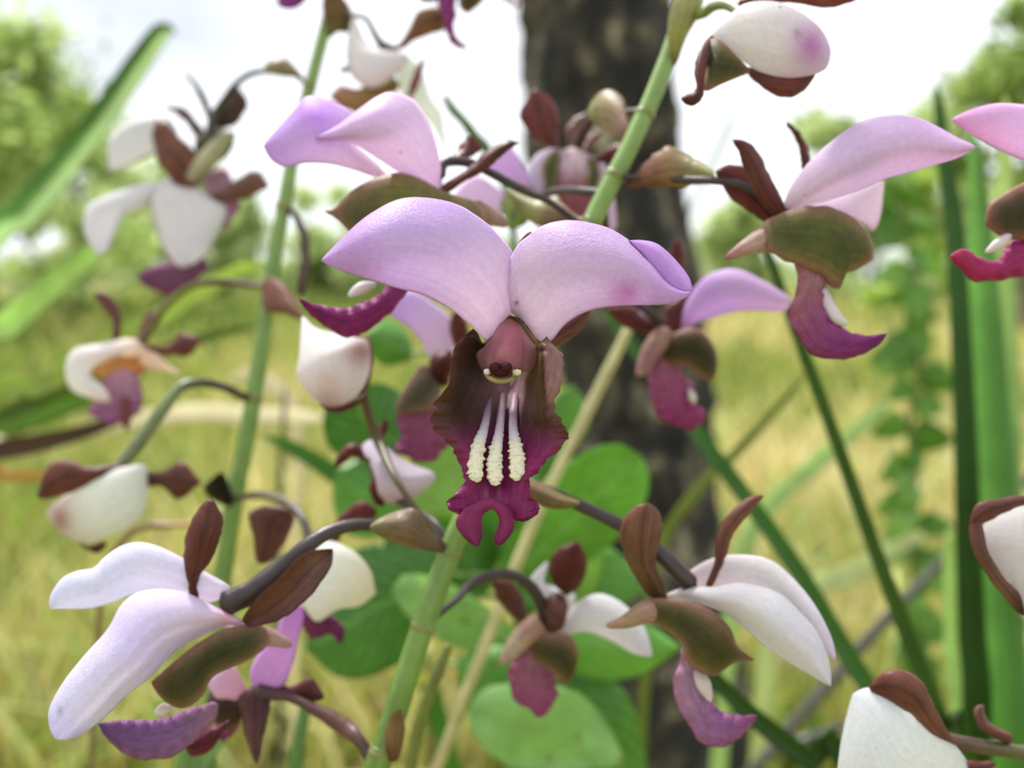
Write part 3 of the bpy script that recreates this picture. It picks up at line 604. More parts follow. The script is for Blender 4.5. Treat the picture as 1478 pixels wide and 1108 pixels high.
    sheet('throat', f, q('px', '699,500 706,483 717,467 734,455'), q('px', '777,500 767,482 753,465 737,455'), [103.4, 104.2, 104.8], .5, .5, ((0, (150, 122, 80)), (1, (112, 88, 40))), mat=M_PETAL, nu=17, nv=20)
    co = rungs('column', f, crows, ccol, M_PETAL, 1.2, 31, 40)
    def knob(par, name, x, y, d, r, c, sx=1, sy=1, m=M_LIP):
        return tube(name, par, [(x - r * sx, y), (x - r * .8 * sx, y), (x, y + .5), (x + r * .8 * sx, y), (x + r * sx, y)], d, [.3 * sy, r * .62 * sy, r * sy, r * .62 * sy, .3 * sy], ((0, c), (1, c)), m, n=16, ns=14)
    knob(co, 'anther_cap', 715, 531, 94.6, 9.5, (66, 10, 20), 1, .95); knob(co, 'anther_cap', 731, 530, 94.4, 9, (66, 10, 20), 1, .95); knob(co, 'anther_cap', 723, 537, 94.5, 12, (56, 8, 18), 1, .6)
    knob(co, 'pollen_pad', 703, 536, 96, 5, (232, 232, 226), 1, .9, M_CREAM); knob(co, 'pollen_pad', 746, 537, 96, 6.5, (228, 230, 185), 1, .75, M_CREAM)
    tube('stigma_rim', co, q('px', '699,538 706,545 720,550 736,548 751,539'), [97, 96, 95.6, 96, 97], [1.5, 3, 3.6, 3, 1.5], ((0, (180, 164, 104)), (1, (160, 140, 84))), M_CREAM, n=24)
    tube('spur', f, q('px', '735,520 737,548 738,575'), [112, 118, 122], [22, 14, 5], SPUR, M_LIP)
main_flower()

# ------------------------------------------------------------------ the other flowers
def f_upper_left_pink():
    f = flower('pink orchid flower with two folded petals above the central flower', (640, 275, 128))
    petal(f, 'z4', '965,945 955,820 930,700 890,600 820,500 720,460 640,480 540,550 440,630 330,690', '965,945 880,920 760,870 650,800 520,720 420,700 330,690', [130, 121, 117, 117, 120], 3.5, 4,
          ((0, (238, 214, 241)), (.3, (232, 212, 235)), (.8, (224, 198, 231)), (1, (216, 186, 238))), nu=21, nv=36)
    petal(f, 'z4', '700,885 620,800 520,715 470,640 520,570 400,500 290,480 240,530 160,620 75,720', '700,890 640,890 520,850 400,820 280,815 180,835 110,800 75,740', [129, 124, 121, 121, 122], 3, 1,
          ((0, (240, 216, 234)), (.4, (226, 204, 231)), (.8, (214, 180, 234)), (1, (206, 168, 228))), spots=[(460, 165, 32, (212, 152, 244), .75)], nu=21, nv=36)
    sepal(f, 'z4', '955,930 1080,850 1180,760 1280,700 1345,712', '965,985 1060,920 1180,850 1260,780 1345,716', [128, 126, 126], ((0, (150, 92, 80)), (.5, (142, 88, 80)), (1, (112, 66, 60))), rnd=.4)
    sepal(f, 'z4', '1010,800 1040,740 1100,675', '1060,800 1130,770 1160,730 1105,677', [131, 133, 134], RED)
    ped(f, 'z4', '1500,1010 1400,965 1300,915 1180,850 1080,810 975,815 950,900', [131, 131, 131, 130, 130, 129, 128], [5, 6, 6.5, 6.5, 6.5, 7, 8], start=at('main', 330))
    lp = lobe(f, 'z1', '420,330 395,360 355,365 300,415 200,450 100,445 28,420', '430,360 400,420 360,470 300,520 230,555 150,540 80,490 28,424', [124, 121, 120, 119, 118],
              ((0, (154, 67, 116)), (.3, (140, 41, 108)), (1, (132, 33, 100))), nu=17, vein=.15)
    sac(lp, 'z4', '985,960 850,890 740,862 620,890 500,960 430,1040 375,1053', '1190,1110 1120,1300 850,1360 640,1320 530,1200 440,1100 375,1060', [127, 123, 122, 122, 123],
        ((0, (128, 110, 76)), (.4, (118, 112, 58)), (.8, (150, 116, 90)), (1, (110, 60, 54))), rnd=.35, spots=[(590, 296, 46, (112, 112, 46), .9), (640, 300, 40, (104, 100, 46), .8)])
    tube('callus_ridge', lp, q('z1', '300,370 250,385 205,412'), [124, 123, 122], [8, 9, 7], ((0, (206, 192, 193)), (1, (220, 212, 209))), M_CREAM)
    tube('spur', lp, q('z4', '1120,1060 1220,1090 1290,1130'), [128, 130, 131], [20, 12, 4], SPUR, M_LIP)
f_upper_left_pink()

def f_right_side():
    f = flower('pink orchid flower in side view with green hood, pale spur and purple lip', (1135, 300, 122))
    petal(f, 'z6', '395,410 420,350 490,260 580,180 680,115 790,92 880,100 960,135 1040,180 1110,213', '395,445 450,440 560,410 680,370 760,335 850,310 950,280 1030,255 1110,213', [121, 115, 111, 110, 109], 2.5, 4.5,
          ((0, (234, 218, 228)), (.4, (222, 202, 231)), (1, (226, 196, 229))), nu=21, nv=36)
    petal(f, 'z6', '500,430 600,390 690,350 755,335', '600,460 690,500 722,527 750,470 762,345', [126, 128, 130, 131], 1, 1, ((0, (238, 214, 241)), (1, (236, 220, 230))))
    sepal(f, 'z6', '390,420 345,330 300,240 260,195 198,184', '355,470 290,400 240,290 222,230 200,190', [121, 119, 118], ((0, (130, 66, 58)), (.5, (136, 78, 70)), (1, (120, 60, 58))))
    sepal(f, 'z6', '375,460 310,330 240,285 180,278 135,305', '330,500 260,450 190,400 160,350 137,310', [124, 124, 124], RED)
    sepal(f, 'z6', '495,280 475,210 440,155 396,118', '455,292 452,230 430,172 398,122', [128, 129, 129], RED)
    ped(f, 'z6', '-50,330 70,335 180,342 270,372 370,440 420,480', [131, 126, 124, 123, 122, 121], [5, 6, 6, 6.5, 8, 9], start=at('main', 255))
    lp = lobe(f, 'z6', '560,620 575,690 540,740 560,830 620,890 690,912 770,905', '430,600 435,700 430,760 400,830 440,920 500,980 590,1005 680,985 740,945 770,912', [119, 117, 116, 115, 114],
              ((0, (166, 120, 110)), (.3, (164, 112, 116)), (.5, (150, 80, 118)), (.7, (136, 54, 116)), (1, (126, 40, 110))), nu=17, vein=.15)
    sac(lp, 'z6', '330,480 400,450 500,430 600,445 680,500 715,560 722,620', '310,570 380,630 450,655 530,695 590,742 610,690 660,670 722,628', [121, 118, 117, 117, 118],
        ((0, (150, 140, 90)), (.2, (118, 124, 58)), (.6, (104, 108, 62)), (1, (150, 104, 84))), rnd=.4, spots=[(1180, 340, 26, (96, 104, 40), .6)], rag=3)
    tube('spur', lp, q('z6', '430,560 330,555 250,585 172,628'), [122, 121, 120, 120], [22, 19, 12, 4], ((0, (190, 160, 150)), (1, (170, 110, 110))), M_LIP)
    tube('callus_ridge', lp, q('z6', '530,735 555,800 590,850 625,875'), [118, 117, 116, 116], [7, 9, 8, 4], ((0, (206, 192, 193)), (1, (220, 212, 209))), M_CREAM)
f_right_side()

def f_far_right():
    f = flower('pink petalled flower with crimson lip, cut by the edge of the view', (1535, 230, 120))
    petal(f, 'z6', '1440,110 1380,70 1283,55 1180,50 1080,75 1013,110', '1440,330 1360,310 1283,265 1180,220 1080,160 1013,114', [120, 116, 113, 112], 2, 1.5, ((0, (236, 218, 230)), (.5, (232, 198, 235)), (1, (224, 170, 214))))
    petal(f, 'z6', '1440,110 1520,60 1600,80', '1440,330 1540,300 1600,90', [120, 116, 114])
    sepal(f, 'z6', '1420,160 1460,20 1480,-60', '1470,180 1520,20 1485,-60', [122, 124, 125])
    lp = lobe(f, 'z6', '1340,480 1290,540 1235,560 1180,630 1120,622 1060,590 1013,610', '1440,540 1400,620 1300,690 1200,702 1100,716 1050,670 1013,630', [118, 116, 115, 114], ((0, (154, 59, 106)), (.5, (154, 38, 96)), (1, (168, 36, 80))))
    sac(lp, 'z6', '1460,320 1380,325 1290,340 1200,390 1150,430 1140,500', '1470,520 1400,560 1300,560 1210,550 1145,510', [120, 117, 116, 116], ((0, (118, 110, 66)), (.5, (90, 84, 44)), (1, (140, 92, 76))), rnd=.4)
    tube('callus_ridge', lp, q('z6', '1240,530 1190,570 1140,605'), [116, 115, 115], [7, 8, 5], ((0, (206, 192, 193)), (1, (220, 212, 209))), M_CREAM)
    ped(f, 'z6', '1560,420 1500,330 1450,250', [124, 122, 120], [7, 8, 9], start=at('right', 320))
f_far_right()

def f_bottom_left():
    f = flower('big white orchid flower with drooping petals, seen from behind its thick arched pedicel', (330, 875, 116))
    petal(f, 'z8', '860,430 740,360 640,300 540,265 460,275 390,320 350,360 290,370 230,400 190,460 185,508', '770,490 700,470 620,455 510,455 420,490 330,512 250,512 185,512', [116, 114, 112, 111, 111], 1.5, 7, ((0, (234, 224, 239)), (.5, (228, 226, 241)), (1, (222, 222, 239))), nu=19, nv=34,
          spots=[(150, 845, 36, (222, 222, 235), .5)])
    petal(f, 'z8', '770,490 690,450 600,437 510,452 450,500 400,590 320,680 240,780 185,880 182,940 200,992', '930,582 850,580 760,610 660,670 560,770 470,840 390,920 310,980 260,1000 203,996', [116, 110, 106, 104, 103], 2, 7.5,
          ((0, (236, 220, 241)), (.3, (230, 220, 241)), (.8, (228, 224, 241)), (1, (220, 214, 246))), nu=23, nv=40, spots=[(90, 1024, 4, (120, 110, 120), .7), (110, 1062, 14, (190, 180, 226), .5), (330, 880, 16, (226, 150, 160), .7), (200, 920, 40, (224, 212, 250), .5)])
    sepal(f, 'z8', '718,490 702,420 685,320 700,220 740,140 785,100', '742,485 742,400 785,340 820,250 832,170 792,103', [116, 113, 112, 113], ((0, (124, 66, 56)), (.5, (124, 64, 54)), (1, (130, 74, 60))))
    sepal(f, 'z8', '905,550 960,470 1050,385 1130,305 1242,288', '940,578 1030,562 1110,510 1180,440 1238,350 1244,292', [115, 114, 114, 116], ((0, (112, 72, 58)), (.4, (132, 84, 70)), (.8, (144, 104, 84)), (1, (120, 72, 62))), ea=-1.6, eb=-1.0, edge=((112, 62, 56), .7), ek=4)
    ped(f, 'px', '615,772 575,763 520,757 480,765 440,790 400,825 360,855 318,874', [126, 124, 122, 120, 118, 117, 116, 115], [8, 8.5, 9, 10, 12, 14, 17, 18], start=at('main', 800),
        col=((0, (112, 84, 76)), (.3, (100, 86, 82)), (.7, (92, 78, 78)), (1, (80, 62, 62))))
    lp = lobe(f, 'z8', '800,860 700,888 620,920 520,925 440,930 368,940', '800,930 740,1000 640,1070 540,1072 470,1060 410,1010 368,946', [118, 117, 115, 114], ((0, (160, 120, 136)), (.4, (138, 100, 146)), (1, (110, 70, 124))), vein=.12)
    sac(lp, 'z8', '970,570 850,585 740,640 650,710 566,785', '1000,650 930,705 800,765 760,835 700,882 640,872 590,830 566,792', [117, 114, 112, 112], ((0, (126, 122, 66)), (.5, (96, 94, 44)), (1, (110, 100, 56))), rnd=.4)
    tube('spur', lp, q('z8', '950,615 1010,620 1090,650'), [117, 118, 119], [17, 13, 5], SPUR, M_LIP)
    tube('callus_ridge', lp, q('z8', '640,875 605,890 580,905'), [115, 114, 114], [7, 8, 5], ((0, (206, 192, 193)), (1, (220, 212, 209))), M_CREAM)
    sepal(f, 'z8', '860,930 780,960 690,1005', '830,960 790,1040 715,1065 690,1010', [121, 120, 120], ((0, (130, 38, 66)), (1, (118, 36, 66))), name='petal_underside')
f_bottom_left()

def f_back_view_low():
    f = flower('flower seen from behind with brown star-like sepals and one lilac petal', (365, 1000, 134))
    petal(f, 'z8', '960,850 935,760 960,690 1030,600 1060,530 1115,495', '980,850 1050,815 1095,720 1115,620 1135,550 1130,505', [133, 132, 131, 131], .6, .8, ((0, (200, 152, 205)), (.5, (214, 170, 223)), (1, (200, 148, 211))))
    petal(f, 'z8', '910,790 870,722 830,740 790,775', '920,860 860,860 810,850 780,800', [133, 132, 131], .6, .6, ((0, (220, 162, 184)), (1, (214, 194, 217))))
    sepal(f, 'z8', '940,800 1040,800 1110,795 1165,768 1212,842', '950,850 1050,850 1130,850 1170,862 1212,846', [133, 132, 132], ((0, (116, 62, 66)), (1, (110, 56, 54))))
    sepal(f, 'z8', '885,840 905,940 930,1030 957,1092', '1010,830 1000,920 980,1010 962,1092', [133, 131, 130], ((0, (112, 66, 74)), (1, (132, 84, 88))))
    sepal(f, 'z8', '900,800 830,790 780,830', '920,900 850,970 800,930', [134, 133, 133], ((0, (84, 56, 54)), (1, (92, 70, 60))), rnd=.3)
    ped(f, 'z8', '1380,1060 1340,1000 1290,955 1180,890 1080,840 950,820', [127, 128, 130, 131, 132, 132], [8, 9, 13, 9, 8, 12], start=at('main', 1100), col=((0, (92, 76, 74)), (.3, (132, 88, 78)), (.5, (120, 80, 72)), (1, (92, 62, 66))))
    lobe(f, 'z8', '860,900 800,940 760,990', '900,950 850,1000 770,1000', [137, 138, 138])
f_back_view_low()

def f_white_half_open():
    f = flower('cream half-open flower with brown sepals beside the thick arched pedicel', (415, 770, 150), name='half_open_orchid_flower')
    petal(f, 'y6', '120,260 170,222 235,226 310,268 365,335 386,420', '60,440 105,475 160,532 240,484 320,474 386,426', [150, 147, 146, 147], 0, 0, ((0, (226, 220, 220)), (.5, (232, 234, 226)), (1, (226, 216, 189))), rnd=.5)
    sepal(f, 'y6', '150,230 200,180 240,130 300,70 350,65 392,95', '200,240 250,210 260,150 330,145 380,130 392,100', [151, 152, 152], RED)
    sepal(f, 'z8', '955,330 945,240 928,165 985,128 1065,140', '1010,335 1052,290 1078,235 1100,170 1072,142', [151, 150, 150], ((0, (126, 76, 66)), (1, (120, 70, 62))))
    lobe(f, 'y6', '90,480 170,470 220,510 262,555 262,600', '100,560 130,605 180,590 215,590 240,618', [148, 147, 147], ((0, (124, 56, 96)), (1, (100, 38, 80))))
    ped(f, 'z8', '900,98 960,88 1020,96 1080,125 1130,175 1150,250 1130,330', [178, 172, 167, 162, 158, 155, 152], [4, 6, 7, 6, 6, 7, 8], start=at('left', 715), col=((0, (110, 80, 60)), (.3, (150, 134, 104)), (.6, (70, 60, 54)), (1, (110, 80, 66))))
f_white_half_open()

def bud_round_white():
    f = flower('round white bud with brownish sides hanging under the purple lip', (540, 640, 140), name='orchid_bud', group=G_FL)
    petal(f, 'y1', '110,238 104,330 98,420 92,500 150,585 230,645', '120,236 180,290 330,325 405,350 412,470 370,570 290,635 235,650', [140, 136, 135, 138], 0, 0, ((0, (238, 228, 232)), (.4, (232, 228, 226)), (.85, (214, 204, 217)), (1, (150, 100, 96))), rnd=.75,
          spots=[(526, 505, 22, (150, 90, 86), .8), (478, 575, 20, (170, 120, 110), .6), (480, 545, 16, (214, 186, 160), .5)], nu=21, nv=30)
    sepal(f, 'y1', '390,330 415,340 425,420 410,520 370,590', '340,320 380,380 385,460 370,540 360,590', [139, 138, 139], ((0, (150, 100, 92)), (1, (120, 66, 62))))
    sepal(f, 'y1', '190,610 240,640 330,620 400,575', '200,630 250,662 330,640 400,590', [138, 136, 138], RED)
    ped(f, 'y1', '560,1010 500,900 450,790 415,700 385,600 360,560', [131, 136, 142, 142, 141, 139], [5, 6, 8, 7, 7, 8], start=at('main', 800), col=((0, (110, 90, 70)), (.5, (122, 108, 62)), (1, (120, 92, 64))))
bud_round_white()
def bud_drooping():
    f = flower('drooping greyish-pink bud beside the jagged central lip', (535, 640, 146), name='orchid_bud')
    petal(f, 'y1', '375,815 405,880 430,960 445,1020 500,1075', '450,785 540,860 620,900 705,940 650,1010 570,1062 505,1075', [147, 143, 142, 143], 0, 0, ((0, (214, 200, 217)), (.5, (218, 206, 221)), (1, (190, 160, 160))), rnd=.6, spots=[(568, 680, 14, (168, 134, 134), .6), (600, 690, 10, (226, 218, 220), .6)])
    sepal(f, 'y1', '390,815 330,800 285,830 252,905', '390,880 330,860 290,890 256,910', [147, 146, 146], RED)
    sepal(f, 'y1', '400,860 420,940 410,1000 430,1060', '430,900 440,960 450,1020 480,1070', [143, 141, 142], RED)
    sepal(f, 'y1', '430,780 460,720 480,690', '460,790 490,730 482,690', [147, 148, 148], RED)
    ped(f, 'y1', '700,1150 600,1090 480,1000 420,860', [132, 138, 146, 148], [5, 6, 7, 8], start=at('main', 790))
bud_drooping()

def f_behind_lip():
    f = flower('small purple-lipped flower partly covered by the central lip', (640, 520, 158))
    petal(f, 'y1', '680,425 640,350 590,290 500,225', '800,380 775,250 700,180 580,120 500,220', [158, 155, 154], 1, 1, PINK)
    sepal(f, 'y1', '790,370 765,290 775,235 800,210', '850,330 850,290 830,240 802,210', [155, 154, 154], RED)
    sepal(f, 'y1', '720,540 690,500 675,440 710,395 760,385', '760,540 775,480 790,430 780,395 765,385', [154, 151, 152], ((0, (96, 30, 36)), (1, (112, 36, 38))), rnd=.5)
    lp = lobe(f, 'y1', '560,600 530,670 545,770 520,830 580,850', '740,600 760,780 735,830 700,880 630,878', [154, 152, 151], ((0, (160, 116, 126)), (.4, (146, 80, 110)), (1, (138, 58, 98))))
    sac(lp, 'y1', '700,470 640,455 575,540 530,620 530,670', '720,600 690,650 640,660 580,668 530,675', [154, 152, 152], ((0, (150, 140, 110)), (.5, (140, 128, 100)), (1, (150, 110, 110))), rnd=.4)
    ped(f, 'y1', '1100,420 950,430 800,450 740,480', [138, 146, 154, 156], [6, 6, 6, 7], start=at('main', 500))
f_behind_lip()

def f_bottom_centre():
    f = flower('small flower with a ball-like red sepal and dark arched pedicel over broad leaves', (795, 895, 148))
    petal(f, 'y2', '520,600 560,540 620,480 690,455 770,490 840,560 870,620 884,692', '500,612 580,608 640,600 740,640 810,680 884,694', [148, 144, 141, 139], 1.5, 1.5, WHITE, nu=17)
    petal(f, 'y2', '470,560 440,470 430,400 490,335', '560,560 600,470 540,440 480,420 494,340', [151, 153, 154], .8, .8, WHITE)
    sepal(f, 'y2', '555,460 515,420 498,350 530,290 602,260', '575,460 622,420 640,350 632,300 606,262', [146, 144, 143], ((0, (110, 58, 46)), (.5, (116, 48, 44)), (1, (120, 46, 46))), rnd=.35)
    sepal(f, 'y2', '490,470 540,448 570,500 560,560', '480,560 500,600 540,592 560,566', [146, 144, 145], BROWN, rnd=.3)
    sepal(f, 'y2', '420,560 400,470 350,405 285,405', '380,560 340,520 300,470 286,410', [150, 151, 151], ((0, (112, 68, 54)), (1, (128, 78, 60))))
    ped(f, 'y2', '150,480 190,435 260,395 350,385 430,430 480,520 485,590', [133, 138, 141, 142, 144, 146, 147], [5, 7, 8, 8, 8.5, 10, 12], start=at('main', 905))
    lp = lobe(f, 'y2', '430,640 350,730 365,850 425,885 450,918', '520,680 525,780 525,850 490,905 455,918', [146, 144, 142], ((0, (180, 140, 144)), (.4, (156, 96, 116)), (1, (138, 50, 92))), nu=17)
    sac(lp, 'y2', '460,610 560,605 607,660 602,730', '440,700 510,750 560,795 600,738', [145, 143, 144], ((0, (128, 120, 70)), (.5, (112, 100, 50)), (1, (130, 96, 70))), rnd=.4)
    tube('spur', lp, q('y2', '470,570 400,620 350,680 315,716'), [146, 145, 144, 144], [21, 17, 11, 4], ((0, (186, 170, 140)), (1, (186, 150, 140))), M_LIP)
f_bottom_centre()

def f_right_low():
    f = flower('white orchid flower with broad drooping petals, green hood and violet frilled lip', (985, 850, 121))
    petal(f, 'y3', '260,458 350,430 440,432 540,415 680,450 760,520 830,600 870,700 880,802', '262,470 380,490 480,530 560,590 640,660 730,720 800,760 880,804', [122, 116, 112, 110, 109], 2, 5.5, WHITE, nu=21, nv=36)
    petal(f, 'y3', '335,385 420,330 520,310 640,325 730,390 820,500 880,620 898,705', '390,430 500,440 600,445 690,480 780,570 850,660 895,710', [124, 121, 118, 115, 113], 1, 1.5, ((0, (232, 218, 226)), (.5, (232, 228, 230)), (1, (226, 216, 235))), nu=19, nv=34)
    sepal(f, 'y3', '190,460 150,400 100,300 93,200 140,135 190,118', '268,462 242,390 225,330 247,220 237,150 196,118', [121, 118, 117, 118], ((0, (124, 92, 58)), (.4, (142, 104, 76)), (1, (150, 96, 66))))
    sepal(f, 'y3', '412,425 448,330 448,240 498,160 560,103 628,88', '434,425 484,320 514,230 562,172 592,132 628,92', [120, 119, 119, 120], ((0, (130, 76, 64)), (.5, (150, 96, 76)), (1, (166, 108, 92))))
    ped(f, 'px', '720,690 770,700 835,728 890,755 930,780 965,810 1003,848', [129, 126, 124, 123, 122, 121, 120], [8, 8, 9, 10, 11, 12, 14], start=at('main', 680))
    lp = lobe(f, 'y3', '430,700 410,760 435,830 465,890 530,910 603,908', '330,640 310,700 284,780 290,850 340,940 400,1010 460,1036 530,1000 603,916', [120, 119, 118, 117], ((0, (184, 150, 156)), (.4, (172, 130, 164)), (.7, (150, 98, 148)), (1, (156, 88, 136))), rag=7, vein=.15, nu=17)
    sac(lp, 'y3', '180,480 300,478 420,510 500,580 530,650 592,700', '165,545 260,592 322,650 340,710 430,765 520,712 592,706', [120, 117, 116, 118], ((0, (140, 130, 70)), (.4, (108, 104, 46)), (.8, (128, 108, 62)), (1, (110, 56, 52))), rnd=.4)
    tube('spur', lp, q('y3', '260,520 190,525 110,560 38,577'), [120, 119, 119, 119], [20, 17, 10, 4], ((0, (170, 146, 110)), (.5, (186, 150, 140)), (1, (176, 130, 124))), M_LIP)
    tube('callus_ridge', lp, q('y3', '370,745 400,790 430,860'), [119, 118, 118], [6, 11, 6], ((0, (206, 192, 193)), (1, (220, 212, 209))), M_CREAM)
f_right_low()

def f_right_mid():
    f = flower('lilac flower with dark red sepals and crimson lip in front of the trunk edge', (965, 470, 158))
    petal(f, 'y4', '630,480 650,380 700,250 780,160 880,115 980,115 1100,170 1200,230 1274,282', '640,485 720,430 820,390 960,355 1100,350 1240,352 1274,288', [158, 153, 149, 148], 2, 1.5, ((0, (220, 182, 230)), (.4, (214, 184, 232)), (1, (224, 194, 227))), spots=[(1015, 410, 16, (204, 156, 224), .5)], nu=19)
    petal(f, 'y4', '500,440 440,390 400,360', '520,420 500,380 405,355', [160, 161, 162])
    sepal(f, 'y4', '560,480 450,390 350,320 215,335', '530,500 420,475 300,430 220,345', [157, 157, 157], RED)
    sepal(f, 'y4', '540,480 550,350 600,290 665,285', '640,480 670,400 675,330 668,288', [157, 157, 158], RED)
    sepal(f, 'y4', '610,250 575,60 590,-20 620,-60', '660,250 672,80 660,-10 625,-60', [160, 161, 161], RED)
    ped(f, 'y4', '250,60 380,280 480,380 570,470', [143, 150, 155, 157], [6, 6, 7, 9], start=at('main', 290))
    lp = lobe(f, 'y4', '500,560 460,700 465,820 510,950 600,1000 700,1034', '660,600 650,700 725,780 705,870 770,900 785,960 710,1034', [156, 154, 153], ((0, (178, 132, 138)), (.3, (168, 98, 128)), (.7, (146, 58, 104)), (1, (134, 36, 86))), nu=17)
    sac(lp, 'y4', '570,500 680,448 760,460 830,540 857,645', '560,650 680,670 760,742 830,742 857,655', [156, 153, 154], ((0, (130, 120, 80)), (.4, (96, 90, 48)), (1, (130, 92, 88))), rnd=.45)
    tube('spur', lp, q('y4', '560,480 490,560 440,650 395,722'), [156, 154, 153, 153], [17, 16, 12, 5], ((0, (150, 110, 110)), (.5, (184, 150, 152)), (1, (196, 146, 150))), M_LIP)
    tube('callus_ridge', lp, q('y4', '690,790 710,840 720,880'), [154, 153, 153], [4, 6, 4], ((0, (206, 192, 193)), (1, (220, 212, 209))), M_CREAM)
f_right_mid()

def bud_top_right():
    f = flower('fat white bud with a magenta blotched tip beside the leaning stalk', (1040, 30, 128), name='orchid_bud')
    petal(f, 'z5', '845,140 900,80 980,18 1100,12 1200,55 1280,115 1326,195 1322,250', '850,170 940,225 1050,295 1150,322 1250,312 1312,285 1322,256', [121, 118, 117, 117], 0, 0, ((0, (214, 214, 217)), (.3, (228, 226, 222)), (1, (220, 208, 227))), rnd=.85, nu=25, nv=36,
          spots=[(1160, 76, 27, (186, 104, 178), .85), (1138, 60, 6, (120, 84, 90), .6), (1190, 70, 14, (214, 188, 228), .5)])
    sepal(f, 'z5', '990,275 1100,295 1200,300 1268,290', '1010,325 1085,385 1150,402 1220,378 1262,324', [119, 117, 117], ((0, (150, 90, 90)), (.5, (160, 84, 86)), (1, (140, 66, 60))), rnd=.3)
    sepal(f, 'z5', '845,145 800,190 775,280 785,360 720,402', '850,170 840,230 815,310 805,400 760,438 722,410', [119, 116, 115, 115], ((0, (160, 110, 110)), (.5, (136, 78, 70)), (1, (100, 40, 36))))
    sepal(f, 'z5', '960,30 1050,5 1200,18 1330,32 1420,8 1490,-40', '960,0 1050,-20 1200,-40 1330,-45 1420,-40 1490,-45', [122, 119, 118], ((0, (150, 82, 64)), (1, (160, 84, 58))))
    sac(f, 'z5', '835,165 880,165 950,232 1005,290', '815,300 815,375 890,345 1005,297', [119, 117, 117], ((0, (120, 110, 60)), (.4, (110, 112, 54)), (1, (170, 120, 100))), name='lip', rnd=.4)
    ped(f, 'z5', '800,60 850,28 900,20 950,40 980,80', [134, 130, 127, 124, 120], [7, 7, 7.5, 9, 12], start=at('main', 20), col=((0, (140, 156, 84)), (.7, (110, 120, 64)), (1, (130, 90, 80))))
bud_top_right()

def f_behind_stalk():
    f = flower('maroon-centred flower with upright red sepal behind the leaning stalk', (833, 210, 165))
    petal(f, 'y7', '570,335 480,375 430,470 425,580', '600,350 540,420 525,520 520,640', [164, 161, 160], 1, 1, ((0, (226, 214, 229)), (1, (214, 194, 217))))
    petal(f, 'y7', '770,380 850,440 890,600 900,750', '730,390 800,500 820,640 830,760', [164, 162, 161], 1, 1, ((0, (226, 214, 229)), (1, (216, 188, 214))))
    lp = lobe(f, 'y7', '590,365 555,450 555,570 610,720', '760,375 800,470 790,600 740,730', [162, 158, 156, 155], ((0, (196, 160, 160)), (.3, (206, 180, 190)), (.5, (150, 84, 92)), (1, (126, 46, 70))), rag=0, ea=3, eb=3, wav=0)
    sac(lp, 'y7', '575,350 515,420 525,520 545,590', '610,380 600,470 580,540 555,590', [160, 158, 157], ((0, (120, 124, 60)), (1, (130, 110, 80))))
    sac(lp, 'y7', '765,375 815,450 805,530 780,600', '755,400 745,480 745,550 765,600', [160, 158, 157], ((0, (120, 124, 60)), (1, (130, 100, 80))))
    sepal(f, 'y7', '560,330 480,290 430,250 398,150 470,32', '600,330 600,250 600,180 565,90 478,32', [163, 162, 162], ((0, (150, 84, 82)), (.6, (142, 72, 66)), (1, (140, 78, 74))), edge=((166, 96, 96), .6))
    sepal(f, 'y7', '660,340 632,250 690,180 760,150', '690,340 690,260 730,210 764,154', [165, 166, 167], ((0, (170, 120, 116)), (1, (176, 130, 124))))
    sepal(f, 'y7', '720,350 760,270 830,250', '750,350 800,300 832,256', [166, 167, 168], ((0, (170, 110, 110)), (1, (180, 130, 126))))
    sepal(f, 'y7', '780,400 850,340 920,315 990,330', '800,410 880,410 960,390 992,336', [163, 160, 158], ((0, (130, 54, 58)), (1, (150, 66, 72))))
    ped(f, 'y7', '1000,150 880,170 790,180 740,240 710,300 690,380', [140, 147, 154, 159, 162, 163], [6, 6, 7, 7, 7, 9], start=at('main', 165), col=((0, (150, 140, 90)), (.4, (96, 66, 50)), (1, (84, 52, 48))))
f_behind_stalk()
def f_pink_glimpse():
    f = flower('pink petals glimpsed between the folded-petal flower and the leaning stalk', (745, 250, 160))
    petal(f, 'y7', '450,500 400,400 350,330 300,345 235,440', '440,570 400,560 340,530 280,500 235,446', [159, 157, 156], 1, 1, ((0, (224, 192, 232)), (1, (220, 184, 232))))
    petal(f, 'y7', '350,600 300,560 180,480 100,520 40,610', '330,680 280,690 200,680 120,670 40,620', [159, 157, 156], 1, 1, ((0, (232, 208, 235)), (1, (230, 204, 233))))
    sepal(f, 'y7', '440,540 330,560 300,640 340,760', '480,600 460,680 420,740 345,762', [159, 157, 156], ((0, (180, 190, 110)), (1, (170, 200, 96))))
    ped(f, 'y7', '700,560 600,560 500,590 420,560', [140, 148, 156, 160], [6, 6, 7, 9], start=at('main', 278))
f_pink_glimpse()

